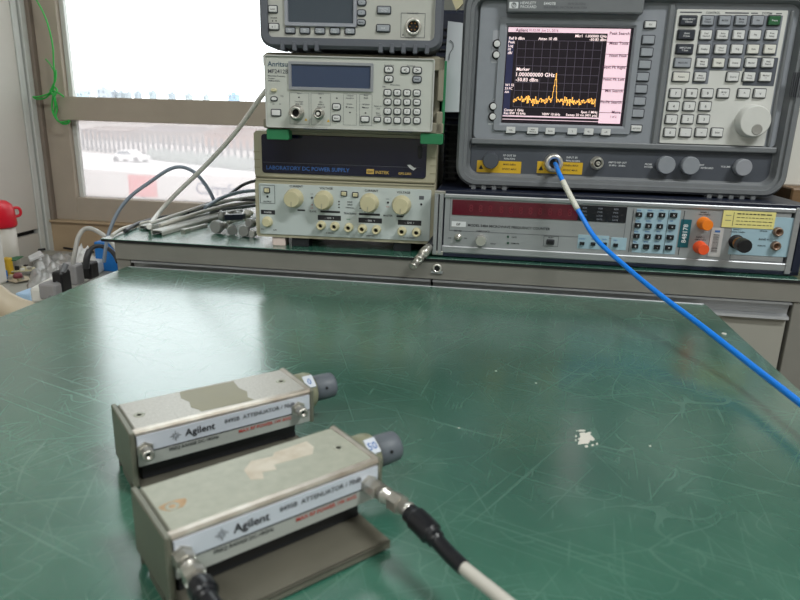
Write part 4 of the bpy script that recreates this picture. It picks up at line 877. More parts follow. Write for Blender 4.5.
# feet and ribs below
for a0, a1, nrib in ((.002+.016, .070, 4), (WS-.095, WS-.03, 5)):
    q = MB(); q.box((a0, .004, -.0005), (a1, .03, .008), M['hpgrey'], .001)
    for i in range(nrib): x = a0+.006+i*(a1-a0-.012)/(nrib-1); q.box((x-.003, .002, -.003), (x+.003, .032, .004), M['hpgrey'], .0006)
    S.part(q, 'foot')
for a in (.05, WS-.05): q = MB(); q.box((a-.012, .33, -.003), (a+.012, .36, .007), M['rubber']); S.part(q, 'foot')

# ================================================================== BLUE CABLE
def tubeobj(name, pts, r, m, label, cat, group=None, n=12, sub=8):
    b = MB(); b.tube(pts, r, m, n, sub=sub); o = b.build(name)
    return tag(o, label, cat, group)
cc = S.world(*(lambda q: (q[0], D2+.009, q[1]))(S.px(553, 162.8, D2)))
P0 = S.world(*(lambda q: (q[0], .002, q[1]))(S.px(555.5, 165, .002)))
cab = [cc, P0+Vector((0, .004, .001)), ony(559, 173, .822), ony(567.5, 190.5, .806), ony(581.5, 216, .79), ony(597, 240, .77), ony(624, 265, .735), ony(657, 292.5, .68), ony(701, 325.5, .615), ony(750, 364, .545), ony(800, 403, .475), ony(850, 443, .415), ony(920, 500, .34)]
bl = empty('test_cable', cab[0], 0, 'bright blue test cable plugged into the spectrum analyzer', 'cable')
rel = lambda P: [p-cab[0] for p in P]
b = MB(); b.tube(rel(cab), .0028, M['bluecable'], 14, sub=8); b.build('jacket', bl)
path = smooth_path(rel(cab), 8)
seg = [p for p in path if ony(562.5, 182.5, .81).y-0 >= (p+cab[0]).y >= ony(578, 210, .793).y]
seg = [p for p in path if .7925 <= (p+cab[0]).y <= .814]
b = MB(); b.tube(seg, .0034, M['sleeve'], 14, sub=0); 
for i in range(4):
    k = seg[int(len(seg)*(.2+.18*i))]; b.box((k.x-.0007, k.y-.0036, k.z-.0003), (k.x+.0006, k.y-.0030, k.z+.0004), M['inkb'])
b.build('marker_sleeve', bl, label='white sleeve with small blue print')
b = MB(); ax = (path[3]-path[0]).normalized(); b.lathe(path[0]-ax*.002, ax, [(0, .0052), (.008, .0052), (.010, .0044), (.016, .0040)], M['black'], 20); b.build('boot', bl, label='black strain relief')

# ================================================================== ATTENUATORS
def attenuator(o, ang, L, Wd, h, plate_out, label, dial, worn):
    """Local frame: +x along the body, -y out of the label face, z up from the table."""
    t = empty('step_attenuator', o, ang, label, 'attenuator', None)
    zb = .0178; top = h; e = .0022
    b = MB(); b.box((e, 0.0, zb), (L-e, Wd, top-.0006), M['attS'], .0012); b.build('body', t)
    b = MB(); b.box((.0035, .0032, top-.0012), (L-.0035, Wd-.002, top), M['attF' if worn == 'far' else 'attT'], .0004)
    if worn == 'far':
        pts = [(L*.37, .005), (L*.66, .004), (L*.645, .010), (L*.67, .018), (L*.65, .026), (L*.66, .0385), (L*.35, .0395), (L*.33, .030), (L*.355, .022), (L*.34, .014), (L*.365, .009)]
        b.loft([[(x, y, top-.0001) for x, y in pts], [(x, y, top+.0001) for x, y in pts]], M['olive'])
    else:
        pts = [(L*.44, .006), (L*.50, .004), (L*.55, .009), (L*.75, .008), (L*.80, .012), (L*.78, .020), (L*.60, .018), (L*.52, .024), (L*.47, .020), (L*.46, .013)]
        pts = [(L*.43, .020), (L*.48, .017), (L*.50, .023), (L*.56, .021), (L*.57, .026), (L*.76, .024), (L*.80, .030), (L*.80, .038), (L*.62, .037), (L*.60, .034), (L*.50, .036), (L*.44, .030)]; b.loft([[(x, y, top-.0001) for x, y in pts], [(x, y, top+.0001) for x, y in pts]], M['bare'])
        pts = [(.004+.006*math.cos(k)*(1+.2*math.sin(3*k))+.007, .0205+.0045*math.sin(k)*(1+.2*math.cos(2*k))) for k in [i*.5236 for i in range(12)]]
        b.loft([[(x, y, top-.0001) for x, y in pts], [(x, y, top+.0001) for x, y in pts]], M['rust'])
    b.build('top_cover', t)
    b = MB()      # rubbed edges
    b.box((.001, -.0012, top-.0030), (L-.001, .0034, top+.0002), M['attE'], .0013)
    b.box((L-.0042, 0, top-.0026), (L-.0006, Wd, top+.0003), M['attE'], .0010)
    b.build('front_edge', t, label='rubbed shiny edge')
    for x0, x1 in ((-.0008, .0024), (L-.0024, L+.0006)):
        b = MB(); b.box((x0, -.0014, zb-.012 if x0 < .01 else zb-.001), (x1, Wd+.001, top+.0001), M['attS'], .0008); b.build('end_plate', t)
    b = MB(); b.box((.003, -.0014, zb+.0104-.0014), (L-.0028, .001, top-.0032), M['label']); b.box((.003, -.0013, zb+.0005), (L-.0028, .001, zb+.0088), M['labelg'])
    b.box((.003, -.0016, zb+.0086), (L-.0028, .001, zb+.0091), M['ink'])
    def tt(s_, x, z, sz, m, al='l'): put_text(b, s_, (x, -.0018, z), (sz, 0, 0), (0, 0, sz), m, al)
    tt('Agilent', .0295, top-.0075, .0062, M['ink']); tt('8495B  ATTENUATOR / 70dB', L-.0135, top-.0066, .0037, M['inkg'], 'r')
    tt('FREQ RANGE DC-18GHz', .020, zb+.0068, .0027, M['ink']); tt('MAX RF POWER 1W AVG', L-.0165, zb+.0066, .0031, M['inkr'], 'r')
    for k in range(8):
        a = k*PI/4; b.bm.verts.ensure_lookup_table(); c0 = Vector((.024, -.0018, top-.0078)); d0 = Vector((math.cos(a), 0, math.sin(a))); n0 = Vector((-math.sin(a), 0, math.cos(a)))*.00022
        b.face([b.bm.verts.new(c0+d0*.0007-n0), b.bm.verts.new(c0+d0*(.0031 if k % 2 == 0 else .0022)-n0), b.bm.verts.new(c0+d0*(.0031 if k % 2 == 0 else .0022)+n0), b.bm.verts.new(c0+d0*.0007+n0)], M['inkg'])
    b.build('name_plate', t, label='silver name plate with printed text')
    # mounting foot
    b = MB(); b.box((.006, .006, .006), (L-.010, Wd-.004, zb), M['rubber']); b.build('shaded_gap_block', t)  # black block standing in for the shaded gap under the body
    b = MB(); b.box((.003, -plate_out, .0035), (L*.93, Wd-.002, .0055), M['attP'], .0005); b.box((.003, -plate_out, .001), (L*.93, -plate_out+.0012, .0055), M['attP'], .0004); b.box((0, Wd-.004, .0), (L*.93, Wd-.002, .0055), M['attP']); b.box((0, .01, 0), (.004, .03, .0035), M['attP']); b.box((L*.88, .01, 0), (L*.92, .03, .0035), M['attP']); b.build('foot_plate', t)
    # screws on top
    for x, y, m in ((.010, .020, M['dark'] if worn == 'near' else M['attS']), (L-.012, .022, M['dark'] if worn == 'far' else M['attT'])):
        b = MB(); b.lathe((x, y, top-.0002), (0, 0, 1), [(0, .0034), (.0004, .0032), (.0004, .0018), (.0002, .0014)], M['attT'], 18, mcap=m); b.build('screw', t)
    # dial housing + knob on the right-hand end
    kz = top-.0125; ky = .0245
    b = MB(); b.lathe((L, ky, kz), (1, 0, 0), [(0, .0128), (.008, .0128), (.011, .0120), (.0125, .0098)], M['olh'], 32); b.build('dial_housing', t)
    b = MB(); n_ = Vector((0, -.62, .78)).normalized(); s2 = Vector((1, 0, 0)).cross(n_)
    c_ = Vector((L+.0062, ky, kz))+n_*.0125
    b.obox(c_, (.0036, 0, 0), s2*.0046, n_*.0008, M['label']); put_text(b, dial, c_+n_*.0009, s2.cross(n_).normalized()*-.0060 if False else -Vector((-1, 0, 0))*.0058, -s2*.0062 if s2.z < 0 else s2*.0062, M['inkb']); b.build('dial_window', t, label='dial window with blue digits')
    b = MB(); b.lathe((L+.0125, ky, kz), (1, 0, 0), [(0, .0078), (.0002, .0092, 1), (.014, .0090, 1), (.0158, .0086, 1), (.0166, .0070)], M['knobg'], 44, ridges=.035)
    b.lathe((L+.0125+.007, ky-.0086, kz+.0026), (0, -1, .3), [(0, .0010), (.0006, .0010)], M['dark'], 10); b.build('knob', t, label='slate grey ribbed knob')
    return t
def sma(t, x, z, stub=True):
    b = MB(); b.lathe((x, -.001, z), (0, -1, 0), [(0, .0050), (.0016, .0050), (.0018, .0034), (.0034, .0034)], M['steel'], 6, smooth=False)
    b.lathe((x, -.0042, z), (0, -1, 0), [(0, .0030), (.0008, .0034), (.0014, .0030), (.0022, .0034), (.0030, .0030), (.0038, .0034), (.0062, .0031), (.0062, .0018), (.004, .0012)], M['steel'], 20, mcap=M['dark'], cap0=False); b.build('socket', t, label='threaded steel socket')
A2o = Vector((-.1288, .2173, ZT)); A2a = math.radians(46.67); A1o = Vector((-.1927, .2985, ZT)); A1a = math.radians(43.9)
near = attenuator(A2o, A2a, .1127, .0452, .0400, .0205, 'near attenuator box with two cables screwed into its front', '50', 'near')
far = attenuator(A1o, A1a, .1133, .0425, .0400, .004, 'far attenuator box with empty sockets and olive patch on top', '0', 'far')
def loc_px(o, ang, u, v, y=0):   # pixel on the label-face plane -> local x, z
    n = Vector((math.sin(ang), -math.cos(ang), 0)); p = onpl(u, v, o+n*(-y), n)-o
    return p.dot(Vector((math.cos(ang), math.sin(ang), 0))), p.z
for u, v in ((147, 453), (301, 411)):
    x, z = loc_px(A1o, A1a, u, v, -.006); sma(far, x, z)
tA = Vector((math.cos(A2a), math.sin(A2a), 0)); nA = Vector((math.sin(A2a), -math.cos(A2a), 0))
# --- test leads on the near attenuator
def lead(name_label, start_px, mids, group=None):
    x, z = loc_px(A2o, A2a, *start_px, -.002); S0 = A2o+tA*x+nA*.002+Vector((0, 0, z))
    sma(near, x, z)
    pts = [S0+nA*.003] + [onpl(u, v, S0, tA)+tA*dt for u, v, dt in mids]
    root = empty('coaxial_lead', pts[0], 0, name_label, 'cable', group)
    P_ = smooth_path([p-pts[0] for p in pts], 12)
    cum = [0]
    for a, c in zip(P_, P_[1:]): cum.append(cum[-1]+(c-a).length)
    def cut(s0, s1): 
        q = []
        for i in range(len(P_)-1):
            if cum[i] <= s0 < cum[i+1]: q.append(P_[i].lerp(P_[i+1], (s0-cum[i])/(cum[i+1]-cum[i])))
            if s0 < cum[i+1] < s1: q.append(P_[i+1])
            if cum[i] <= s1 < cum[i+1]: q.append(P_[i].lerp(P_[i+1], (s1-cum[i])/(cum[i+1]-cum[i])))
        return q
    return root, cut, cum[-1]
def lead_parts(root, cut, tot, s):
    q = MB(); d = (cut(0, .02)[-1]-cut(0, .02)[0]).normalized()
    q.lathe(cut(0, .03)[0]-d*.002, d, [(0, .0046), (.0075*s, .0046)], M['steel'], 6, smooth=False); q.lathe(cut(0, .03)[0]+d*.0055*s, d, [(0, .0038), (.0035*s, .0038), (.0035*s, .0044), (.0045*s, .0044), (.0045*s, .0034), (.009*s, .0034)], M['steel'], 22)
    p = cut(0, .03)[0]+d*.0145*s; q.lathe(p, d, [(0, .0050), (.006*s, .0050)], M['steel'], 6, smooth=False); q.lathe(p+d*.006*s, d, [(0, .0036), (.004*s, .0034), (.004*s, .0040), (.0055*s, .0038)], M['chrome'], 22); q.build('plug', root, label='steel screw plug')
    q = MB(); pp = cut(.0255*s, .058*s); n_ = len(pp)-1
    q.tube(pp, lambda f: .0046 if f < .12 else (.0056 if f < .45 else (.0044 if f < .55 else .0036)), M['sleeveblk'], 18, sub=3); q.build('boot', root, label='black heat-shrink boot')
    q = MB(); q.tube(cut(.056*s, tot*.999), .0030, M['cablel'], 16, sub=0); q.build('jacket', root, label='off-white cable jacket')
ld = lead('off-white coaxial lead screwed into the right end of the near attenuator', (369, 484), [(392, 499, 0), (422, 524, 0), (455, 560, 0), (505, 601, .0), (570, 655, 0)])
lead_parts(*ld, 1.2)
ld = lead('coaxial lead with black boot at the left end of the near attenuator', (182, 556), [(190, 572, 0), (203, 590, 0), (222, 618, 0), (250, 660, 0), (280, 700, 0)])
lead_parts(*ld, .62)

# ================================================================== THINGS BETWEEN THE TWO STACKS
# loose cable whose plug hangs over the bench edge
p_ = [ony(460, 150, 1.06), onz(446, 232, .009), onz(440, 235, .0095), ony(434, 240, .838), ony(428, 248, .823)]
p_[0] = Vector((p_[1].x+.02, 1.12, .010)); p_[1] = Vector((p_[2].x+.006, .93, .010)); p_[2] = ony(441, 229.5, .862)
rt = empty('hanging_cable', p_[4], 0, 'dark cable with silver bayonet plug hanging over the bench edge', 'cable')
p_ = p_[2:3]+[p_[3], p_[4]]; p_ = [p_[0], p_[1], None, None, p_[2]]
b = MB(); b.tube([p-p_[4] for p in p_ if p is not None], .0048, M['rubber'], 14, sub=8); b.build('jacket', rt)
tip = ony(411.5, 268, .795); d_ = (tip-p_[4]); Ln = d_.length; b = MB()
b.lathe((0, 0, 0), d_, [(-.004, .0044), (.004, .0062), (.007, .0066, 1), (.013, .0066, 1), (.0135, .0052), (.018, .0052), (.018, .0058), (.024, .0058), (.024, .0046), (Ln-.006, .0046), (Ln-.006, .0050), (Ln-.002, .0050), (Ln-.002, .0034), (Ln-.006, .003)], M['steel'], 24, mcap=M['dark'], ridges=.06); b.build('plug', rt, label='silver bayonet plug')
# dark instrument standing behind, between the stacks, with paper sheet
t = empty('ribbed_case', (-.16, 1.26, 0), 0, 'dark navy ribbed equipment case standing between the two stacks', 'equipment case')
b = MB(); b.box((-.02, 0, 0), (.16, .15, .36), M['navy'], .006); b.build('case', t)
b = MB()
for i in range(24): b.box((-.018+.0, -.004, .05+i*.012), (.08, .001, .054+i*.012), M['rubber'], .001)
b.build('ribs', t)
q0 = [ony(448, 21, .853), ony(463, 23, .853), ony(459.0, 112, .853), ony(442, 112, .853)]
b = MB(); b.loft([[p+Vector((0, dy, 0)) for p in q0] for dy in (.0, .0008)], M['paper'], True, True)
b.tube([ony(450, 40, .852), ony(453, 43, .852), ony(453, 48, .852), ony(450, 53, .852), ony(449, 60, .852)], .0004, M['inkg'], 6)
tag(b.build('hanging_sheet'), 'pale grey paper sheet hanging between the left stack and the analyzer', 'sheet')
b = MB(); b.box((-.076, .935, .0868), (-.060, 1.0, .165), M['rubber'], .003); 
for i in range(9): b.box((-.077, .933, .09+i*.008), (-.059, .937, .093+i*.008), M['black'], .0005)
tag(b.build('ribbed_adapter'), 'black ribbed power block standing behind the paper sheet', 'power block')
b = MB(); b.loft([[p+Vector((0, dy, 0)) for p in (ony(452, 0, 1.02), ony(462, -6, 1.02), ony(463, 3, 1.02), ony(459, 8, 1.02), ony(456, 10, 1.02))] for dy in (0, .01)], M['cream'], True, True)
tag(b.build('cream_tag'), 'small cream cardboard scrap above the paper sheet', 'cardboard')
# wooden block and white card right of the analyzer
b = MB(); p = ony(800, 196, 1.0); b.box((p.x-.02, .98, .0), (p.x+.12, 1.3, p.z+.012), M['wood'], .002); tag(b.build('wooden_box'), 'brown wooden box at the right edge behind the analyzer', 'box')
b = MB(); b.box((p.x-.03, 1.02, p.z+.012), (p.x+.12, 1.28, p.z+.17), M['white'], .002); tag(b.build('white_box'), 'white box on the brown wooden box at the right edge', 'box')
p = ony(797, 168, 1.2)

# ================================================================== CABLES AND TRUNKING ON THE LEFT OF THE BENCH
def chan(p0, p1, w, h, label):
    d = (p1-p0); L_ = d.length; ang = math.atan2(d.y, d.x); b = MB()
    prof = [(-w/2, 0), (-w/2, h*.7), (-w/2+.002, h), (w/2-.002, h), (w/2, h*.7), (w/2, 0), (w/2-.0015, 0), (w/2-.0015, h*.7-.0005), (w/2-.003, h-.0015), (-w/2+.003, h-.0015), (-w/2+.0015, h*.7-.0005), (-w/2+.0015, 0)]
    b.loft([[(x, y, z) for y, z in prof] for x in (0, L_)], M['conduit'], True, True)
    o = b.build('trunking_length', loc=p0, rz=ang); o.rotation_euler.y = -math.atan2(d.z, math.hypot(d.x, d.y)); tag(o, label, 'trunking', None)
chan(onz(145, 229.5, .0005), onz(252, 203, .0005), .021, .006, 'longer grey trunking strip reaching the bench corner')
chan(onz(157, 235, .0005), onz(238, 212, .0005), .019, .007, 'shorter grey trunking strip in front of the longer one')
b = MB(); a = onz(183, 231, .0025); c = onz(206, 225, .0025); d = (c-a); sdv = Vector((-d.y, d.x, 0)).normalized()*.003
b.obox((a+c)/2, d/2, sdv, (0, 0, .002), M['cablew']); b.obox(a+d*.1, d*.12, sdv*1.2, (0, 0, .0026), M['steel']); tag(b.build('cable_clip'), 'thin pale clip lying in front of the grey trunking', 'clip')
tubeobj('grey_cable', [onz(262, 96, .20) if False else ony(268, 88, .93), ony(258, 101, .94), ony(235, 133, .96), ony(205, 166, .975), ony(178, 192, .985), ony(162, 209, .985), onz(152, 222, .006), onz(149, 227, .012)], .0035, mat('near_white_cable', (224, 222, 218), .4), 'straight pale grey cable slanting up across the window', 'cable')
tubeobj('arched_cable', [ony(104, 262, 1.03), ony(106, 246, 1.03), ony(109.5, 231, 1.04), ony(118, 212, 1.06), ony(131, 196, 1.08), ony(150, 182, 1.1), ony(168, 170, 1.11), ony(181, 167, 1.12), ony(194, 172, 1.12), ony(205, 184, 1.12), ony(212, 196, 1.12), onz(216, 207, .004)], .0032, M['cableb'], 'mid grey cable arching up in front of the lower pane', 'cable')
bundle = [
 ([(125, 231.5, .003), (138, 224, .004), (160, 218, .003), (185, 214, .008), (215, 205, .012), (240, 199, .016), (262, 197, .018)], .0028, 'cabled', 'black cable lying lowest across the bundle beside the power supply'),
 ([(188, 214, .012), (205, 205, .02), (228, 200.5, .024), (246, 200, .025), (262, 200.5, .026)], .0026, 'cabled', 'black cable curving over the top of the grey bundle'),
 ([(205, 208, .026), (220, 199, .034), (240, 192.5, .042), (262, 190.5, .044)], .0030, 'cableb', 'brownish grey cable topping the bundle at the power supply'),
 ([(150, 224, .010), (180, 214, .014), (215, 203.5, .022), (262, 196, .03)], .0028, 'cablew', 'pale cable running along the middle of the bundle'),
 ([(160, 226, .008), (190, 216, .014), (222, 207, .016), (262, 201, .018)], .0030, 'cablel', 'whitish cable just above the trunking strips'),
 ([(228, 196, .034), (240, 187, .046), (250, 182.5, .054), (262, 180, .058)], .0028, 'cabled', 'dark cable rising highest behind the power supply corner'),
 ([(210, 212, .010), (228, 209, .012), (245, 207, .012), (262, 205, .012)], .0028, 'cableg', 'short mid grey cable under the whitish one'),
 ([(112, 236, .003), (122, 229.5, .004), (135, 225.5, .003), (152, 221.5, .004), (172, 219, .004)], .0026, 'cablel', 'thin pale cable curling at the bench corner')]
for pts, r, m, lb in bundle: tubeobj('loose_cable', [onz(*p) + Vector((0, 0, r*.2)) for p in pts], r, M[m], lb, 'cable', 'cables heaped beside the power supply', 10)
def adapter(u, v, z, r, dirv, label, L_=.018, m='capg'):
    z *= 1.18; r *= 1.2; o = onz(u, v, z); t = empty('connector_adapter', o, 0, label, 'connector', 'connectors heaped beside the power supply')
    b = MB(); b.lathe((0, 0, 0), dirv, [(-L_*.9, r*.55), (-L_*.35, r*.55), (-L_*.35, r*.8), (0, r*.8)], M['steel'], 18); b.build('barrel', t)
    b = MB(); b.lathe((0, 0, 0), dirv, [(-.001, r, 1), (L_*.35, r, 1), (L_*.42, r*.88)], M[m], 28, ridges=.04); b.build('cap', t)
adapter(218, 226.5, .0085, .0082, (-.25, -1, .05), 'largest round grey cap facing forward in the heap')
adapter(232, 229.5, .0062, .0062, (.5, -1, -.05), 'grey cap just right of the largest one')
adapter(245, 231, .0066, .0066, (.1, -1, .1), 'grey cap in front beneath the power supply edge')
adapter(253.5, 233.5, .0045, .0042, (-.3, -1, 0), 'small pale cap nearest the power supply foot', .012, 'cablew')
adapter(224, 216.5, .016, .0068, (-1, -.2, .2), 'sideways grey adapter on top of the largest cap')
adapter(240, 216, .016, .006, (-.8, -.8, .15), 'sideways grey adapter at the middle of the heap')
adapter(252, 223, .014, .006, (-.5, -1, .1), 'grey adapter leaning on the power supply case')
b = MB(); a = onz(226, 217, .024); c = onz(244, 216.5, .024); b.obox((a+c)/2, (c-a)/2, (0, .006, 0), (0, 0, .004), M['navy']); tag(b.build('navy_connector'), 'dark navy block connector on top of the grey caps', 'connector')
b = MB(); b.lathe(onz(249, 213, .022), (-.4, -1, .2), [(-.006, .004), (0, .0052), (.006, .0052)], M['white'], 16); tag(b.build('white_stopper'), 'small white round stopper at the top of the heap', 'stopper')
b = MB(); a = onz(228, 223, .006); c = onz(250, 219.5, .006); b.tube([a, a.lerp(c, .5)+Vector((0, 0, .003)), c], .003, M['cablel'], 10); tag(b.build('pale_pigtail'), 'short pale pigtail lead threaded through the grey caps', 'cable')

# ================================================================== SIDE DESK CLUTTER
# bottle with red lid
bo = onz(2, 272, ZD); bo.z = ZD
t = empty('drink_bottle', bo, 0, 'milky plastic bottle with red screw lid and loop handle', 'bottle')
zr_ = lambda v: ony(2, v, bo.y).z-ZD
s0 = (ony(21, 240, bo.y)-ony(1, 240, bo.y)).length; R_ = s0*.80; t.rotation_euler.z = .72
hl0, hl1, hl2 = zr_(226), zr_(205), zr_(200)
b = MB(); b.lathe((0, 0, 0), (0, 0, 1), [(0, R_*.92), (.004, R_*.97), (hl0, R_)], M['milky'], 36); b.build('body', t)
b = MB(); b.lathe((0, 0, hl0-.002), (0, 0, 1), [(0, R_*1.06), (.004, R_*1.1), (hl1-hl0-.01, R_*1.04), (hl1-hl0, R_*.95), (hl2-hl0-.002, R_*.7), (hl2-hl0, R_*.4), (hl2-hl0+.001, 0.001)], M['red'], 36)
zz = (hl0+hl1)/2+.004; b.tube([(R_*.95, 0, zz+.009), (R_*1.22, 0, zz+.009), (R_*1.32, 0, zz+.001), (R_*1.25, 0, zz-.007), (R_*.98, 0, zz-.010)], .0030, M['red'], 10); b.build('lid', t, label='red lid with loop handle')
# white cup left of bottle
p = onz(3, 284, ZD); b = MB(); k = (ony(11, 250, p.y)-ony(0, 250, p.y)).length
hh = ony(3, 226, p.y).z-ZD; b.box((p.x-k*1.3, p.y-.015, 0+ZD), (p.x+k*.12, p.y+.015, ZD+hh), M['white'], .006); tag(b.build('white_carton'), 'slim white carton in front of the red-lidded bottle', 'carton')
# foil / clear bag sheets
def sheet(name, pts, th, m, label, cat, amp=.006, n=14):
    b = MB(); P4 = [Vector(p) for p in pts]; rn = random.Random(hash(name) % 1000 if False else len(label)); g = []
    for i in range(n+1):
        row = []
        for j in range(n+1):
            u, v = i/n, j/n; p = P4[0].lerp(P4[1], u).lerp(P4[3].lerp(P4[2], u), v); e = min(u, v, 1-u, 1-v)*4; e = min(1, e)
            nz = noise.noise(Vector((p.x*38, p.y*38, len(label)))); nz2 = noise.noise(Vector((p.x*95, p.y*95, 3)))
            row.append(p+Vector((nz2*.004, nz*.004, (th*(.25+.75*abs(nz)*2.2)+amp*abs(nz2))*e+.001)))
        g.append(row)
    V = [[b.bm.verts.new(p) for p in r] for r in g]; Lo = [[b.bm.verts.new((p.x, p.y, P4[0].z+.0004)) for p in r] for r in g]
    for i in range(n):
        for j in range(n): b.face((V[i][j], V[i+1][j], V[i+1][j+1], V[i][j+1]), m, True); b.face((Lo[i][j], Lo[i][j+1], Lo[i+1][j+1], Lo[i+1][j]), m, True)
    for i in range(n):
        for (A_, B_) in (((i, 0), (i+1, 0)), ((i, n), (i+1, n)), ((0, i), (0, i+1)), ((n, i), (n, i+1))):
            b.face((V[A_[0]][A_[1]], V[B_[0]][B_[1]], Lo[B_[0]][B_[1]], Lo[A_[0]][A_[1]]), m, True)
    return tag(b.build(name), label, cat)
sheet('clear_bag', [onz(26, 292, ZD), onz(56, 284, ZD), onz(80, 254, ZD), onz(34, 256, ZD)], .020, M['foil'], 'crumpled clear plastic bag spread across the side desk', 'bag', .006, 30)
sheet('white_bag', [onz(70, 262, ZD), onz(90, 268, ZD), onz(96, 257, ZD), onz(82, 252.5, ZD)], .03, M['bagw'], 'crumpled white bag behind the grey plugs', 'bag', .012, 24)
b = MB(); p = [onz(28, 258, ZD+.018), onz(40, 252, ZD+.022), onz(44, 256, ZD+.019), onz(30, 262, ZD+.019)]
b.loft([[q for q in p], [q+Vector((0, 0, .004)) for q in p]], M['bagw'], True, True); tag(b.build('white_note'), 'glossy white slip lying on the clear bag', 'paper')
for u0, v0, u1, v1, lb in ((27, 251, 54, 246.5, 'thin black rod lying below the partition'), (64, 248, 98, 250.5, 'thin black rod under the window sill')):
    a = onz(u0, v0, ZD+.006); c = onz(u1, v1, ZD+.006); c.y = min(c.y, WY-.05); b = MB(); b.tube([a, a.lerp(c, .5), c], .0028, M['black'], 8); tag(b.build('black_rod'), lb, 'rod')
# blue box
a = ony(95, 258, 1.30); c = ony(122, 243, 1.30); b = MB(); b.box((a.x, 1.30, ZD), (c.x+.02, 1.37, ony(100, 242.5, 1.30).z), M['bluebox'], .002); tag(b.build('blue_box'), 'bright blue box behind the end of the workbench', 'box')
# power strip with plugs
ps = onz(48, 300, ZD); pe = onz(100, 268, ZD); d = pe-ps; ang = math.atan2(d.y, d.x); Lp = d.length
t = empty('power_strip', ps, ang, 'white power strip on the side desk with plugs in it', 'power strip')
b = MB(); b.box((-.02, -.02, 0), (Lp, .022, .028), M['white'], .004); b.build('body', t)
b = MB()
for i in range(4): b.box((.02+i*.05, -.010, .028), (.045+i*.05, .012, .0284), M['plugg'], .0001)
b.build('sockets', t)
def plug(u, v, zt_, w, h, m, name, label, cat='plug'):
    p = onz(u, v, zt_); b = MB(); b.box((p.x-w/2, p.y-.012, zt_-h), (p.x+w/2, p.y+.016, zt_), m, .003); return tag(b.build(name), label, cat, None), p
plug(60, 271, ZD+.072, .020, .042, M['black'], 'black_adapter', 'black plug adapter standing on the power strip', 'adapter')
plug(70, 264, ZD+.068, .034, .038, M['plugg'], 'grey_plug', 'grey moulded plug in the power strip under the arching cord')
plug(50, 283, ZD+.054, .032, .028, M['plugg'], 'white_adapter', 'white adapter at the near end of the power strip', 'adapter')
plug(88, 262, ZD+.060, .024, .032, M['black'], 'black_plug', 'black plug in the power strip beside the blue box')
yp = onz(72, 264, ZD+.068).y
tubeobj('plug_cord', [ony(73, 264, yp), ony(75, 252, yp), ony(78, 238, yp+.01), ony(84, 229.5, yp+.02), ony(92, 229, yp+.02), ony(103, 235, yp+.01), ony(112, 243, yp), ony(119, 254, yp-.01), ony(122, 266, yp-.02)], .0042, M['cablew'], 'pale grey cord arching out of the grey plug', 'cord')
tubeobj('mains_lead', [ony(86, 268, yp-.02), ony(87, 258, yp-.02), ony(91, 249, yp-.01), ony(98, 246, yp), ony(107, 248, yp), ony(114, 254, yp-.01), ony(118, 262, yp-.02)], lambda f: .006 if f < .3 else .0040, M['cabled'], 'dark cord with ribbed grip bending behind the pale cord', 'cord')
tubeobj('thick_cord', [ony(66, 264, yp-.06), ony(62, 274, yp-.07), ony(57, 286, yp-.08), ony(50, 300, yp-.1), ony(40, 320, yp-.12)], .0052, M['cableg'], 'thick grey cord running down in front of the black adapter', 'cord')
# circuit boards and components
def board(u, v, z, w, l, rot, label, m='pcb', name='circuit_board', comp=5):
    p = onz(u, v, z); p.z = z; t = empty(name, p, rot, label, 'circuit board'); b = MB(); b.box((-w/2, -l/2, 0), (w/2, l/2, .0018), M[m]); b.build('board', t)
    rn = random.Random(int(u*7)); 
    for i in range(comp):
        x, y = rn.uniform(-w*.4, w*.4), rn.uniform(-l*.4, l*.4); h = rn.uniform(.003, .01); b = MB(); b.box((x-.004, y-.003, .0018), (x+.004, y+.003, .0018+h), M[rn.choice(['black', 'white', 'steel', 'cream'])], .0005); b.build('component', t)
board(6, 259, ZD+.035, .055, .04, .3, 'green circuit board resting in front of the bottle')
board(18, 279, ZD+.004, .05, .04, -.4, 'brown populated circuit board beside the beige tray', 'tray', comp=8)
board(24, 270, ZD+.012, .045, .03, .6, 'small pale circuit board lying on the clear bag edge', 'cream', comp=7)
b = MB(); p = onz(8, 268, ZD+.02); b.box((p.x-.008, p.y-.008, ZD), (p.x+.008, p.y+.008, ZD+.042), M['yellow'], .002); tag(b.build('yellow_part'), 'upright yellow plastic part between the circuit boards', 'plastic part')
b = MB(); p = onz(17, 270, ZD+.03); b.lathe((p.x, p.y, ZD+.014), (0, 0, 1), [(0, .009), (.006, .009), (.010, .005)], mat('dark_red', (120, 50, 58), .4), 14); tag(b.build('red_coil'), 'dark red wire coil on the pale circuit board', 'coil')
b = MB(); p = onz(3, 273, ZD+.02); b.box((p.x-.02, p.y-.01, ZD), (p.x+.004, p.y+.01, ZD+.024), M['bluebox'], .002); tag(b.build('blue_part'), 'small blue plastic part at the left edge of the desk', 'plastic part')
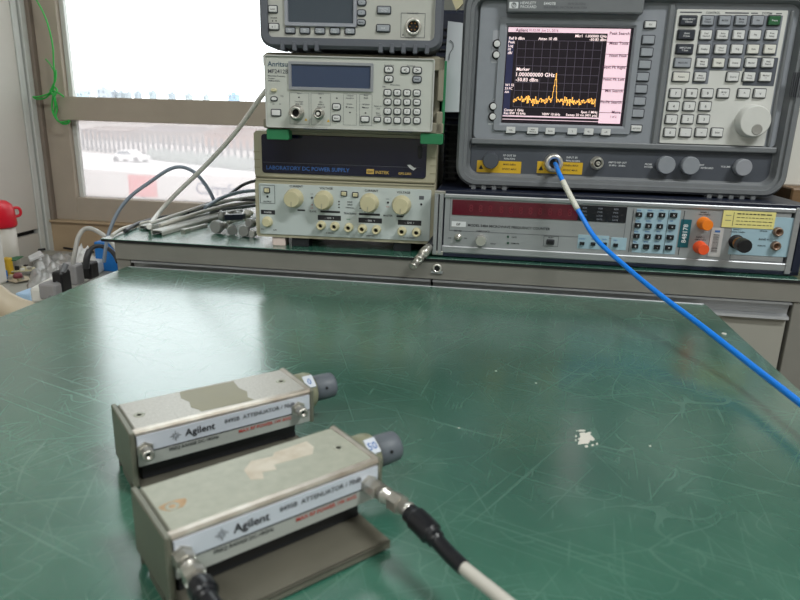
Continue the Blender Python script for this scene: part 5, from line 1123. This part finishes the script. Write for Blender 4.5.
b = MB(); p = onz(29, 297, ZD+.004); b.box((p.x-.012, p.y-.02, ZD+.0), (p.x+.02, p.y+.02, ZD+.016), mat('pale_blue_pack', (176, 206, 236), .4), .002); tag(b.build('blue_printed_pack'), 'small pale blue packet between tray and white adapter', 'packet')
b = MB(); tp = [ony(-14, 272, .93), ony(0, 285, .93), ony(10, 293, .93), ony(22, 299, .93), ony(34, 302.5, .93)]
lo = [Vector((p.x, p.y+.0, ZD)) for p in tp]; 
loops = []
for p in tp: loops.append([p+Vector((0, -.003, 0)), p+Vector((0, .003, 0)), Vector((p.x, p.y+.003-.02, max(ZD, p.z-.05))), Vector((p.x, p.y-.003-.02, max(ZD, p.z-.05)))])
b.loft(loops, M['tray'], True, True, smooth=True)
zmin = ZD; b.box((tp[0].x-.05, .87, ZD), (tp[-1].x, .93, ZD+.004), M['tray'])
tag(b.build('beige_tray'), 'beige curved tray edge at the lower left of the side desk', 'tray')

# ================================================================== GREEN TIE WIRE ON THE WINDOW
yw = WY-.03
wr = [ony(34, -4, yw), ony(42, 10, yw), ony(48, 25, yw), ony(52.5, 45, yw), ony(53.5, 62, yw), ony(54.5, 78, yw), ony(53, 92, yw)]
t = empty('green_wire', wr[-1], 0, 'green wire knotted round the window rail', 'wire'); z_ = wr[-1]
b = MB(); b.tube([p-z_ for p in wr], .0018, M['greenw'], 8); b.tube([ony(u, v, yw)-z_ for u, v in ((54.5, 72), (50, 64), (45.5, 59))], .0014, M['greenw'], 6)
b.tube([ony(u, v, yw)-z_ for u, v in ((56, 70), (55.5, 80), (52, 88), (55, 94))], .0018, M['greenw'], 8)
b.build('hanging_strand', t)
b = MB()
for pts in (((52, 92), (45, 98), (37, 99), (33, 97)), ((33, 97), (40, 96.5), (48, 94), (53, 91), (60, 94), (64, 97)), ((53, 93), (55, 105), (54, 114), (58, 121), (66, 124), (70, 121)), ((54, 94), (57, 108), (56, 116), (60, 122), (69, 121)), ((50, 90), (54, 96), (57, 90), (53, 87), (50, 93), (56, 95)), ((53, 95), (52, 108), (55, 117), (62, 123.5), (68, 123), (69, 120))):
    b.tube([ony(u, v, yw+random.uniform(-.006, .002))-z_ for u, v in pts], .0020, M['greenw'], 8)
b.build('knot', t)
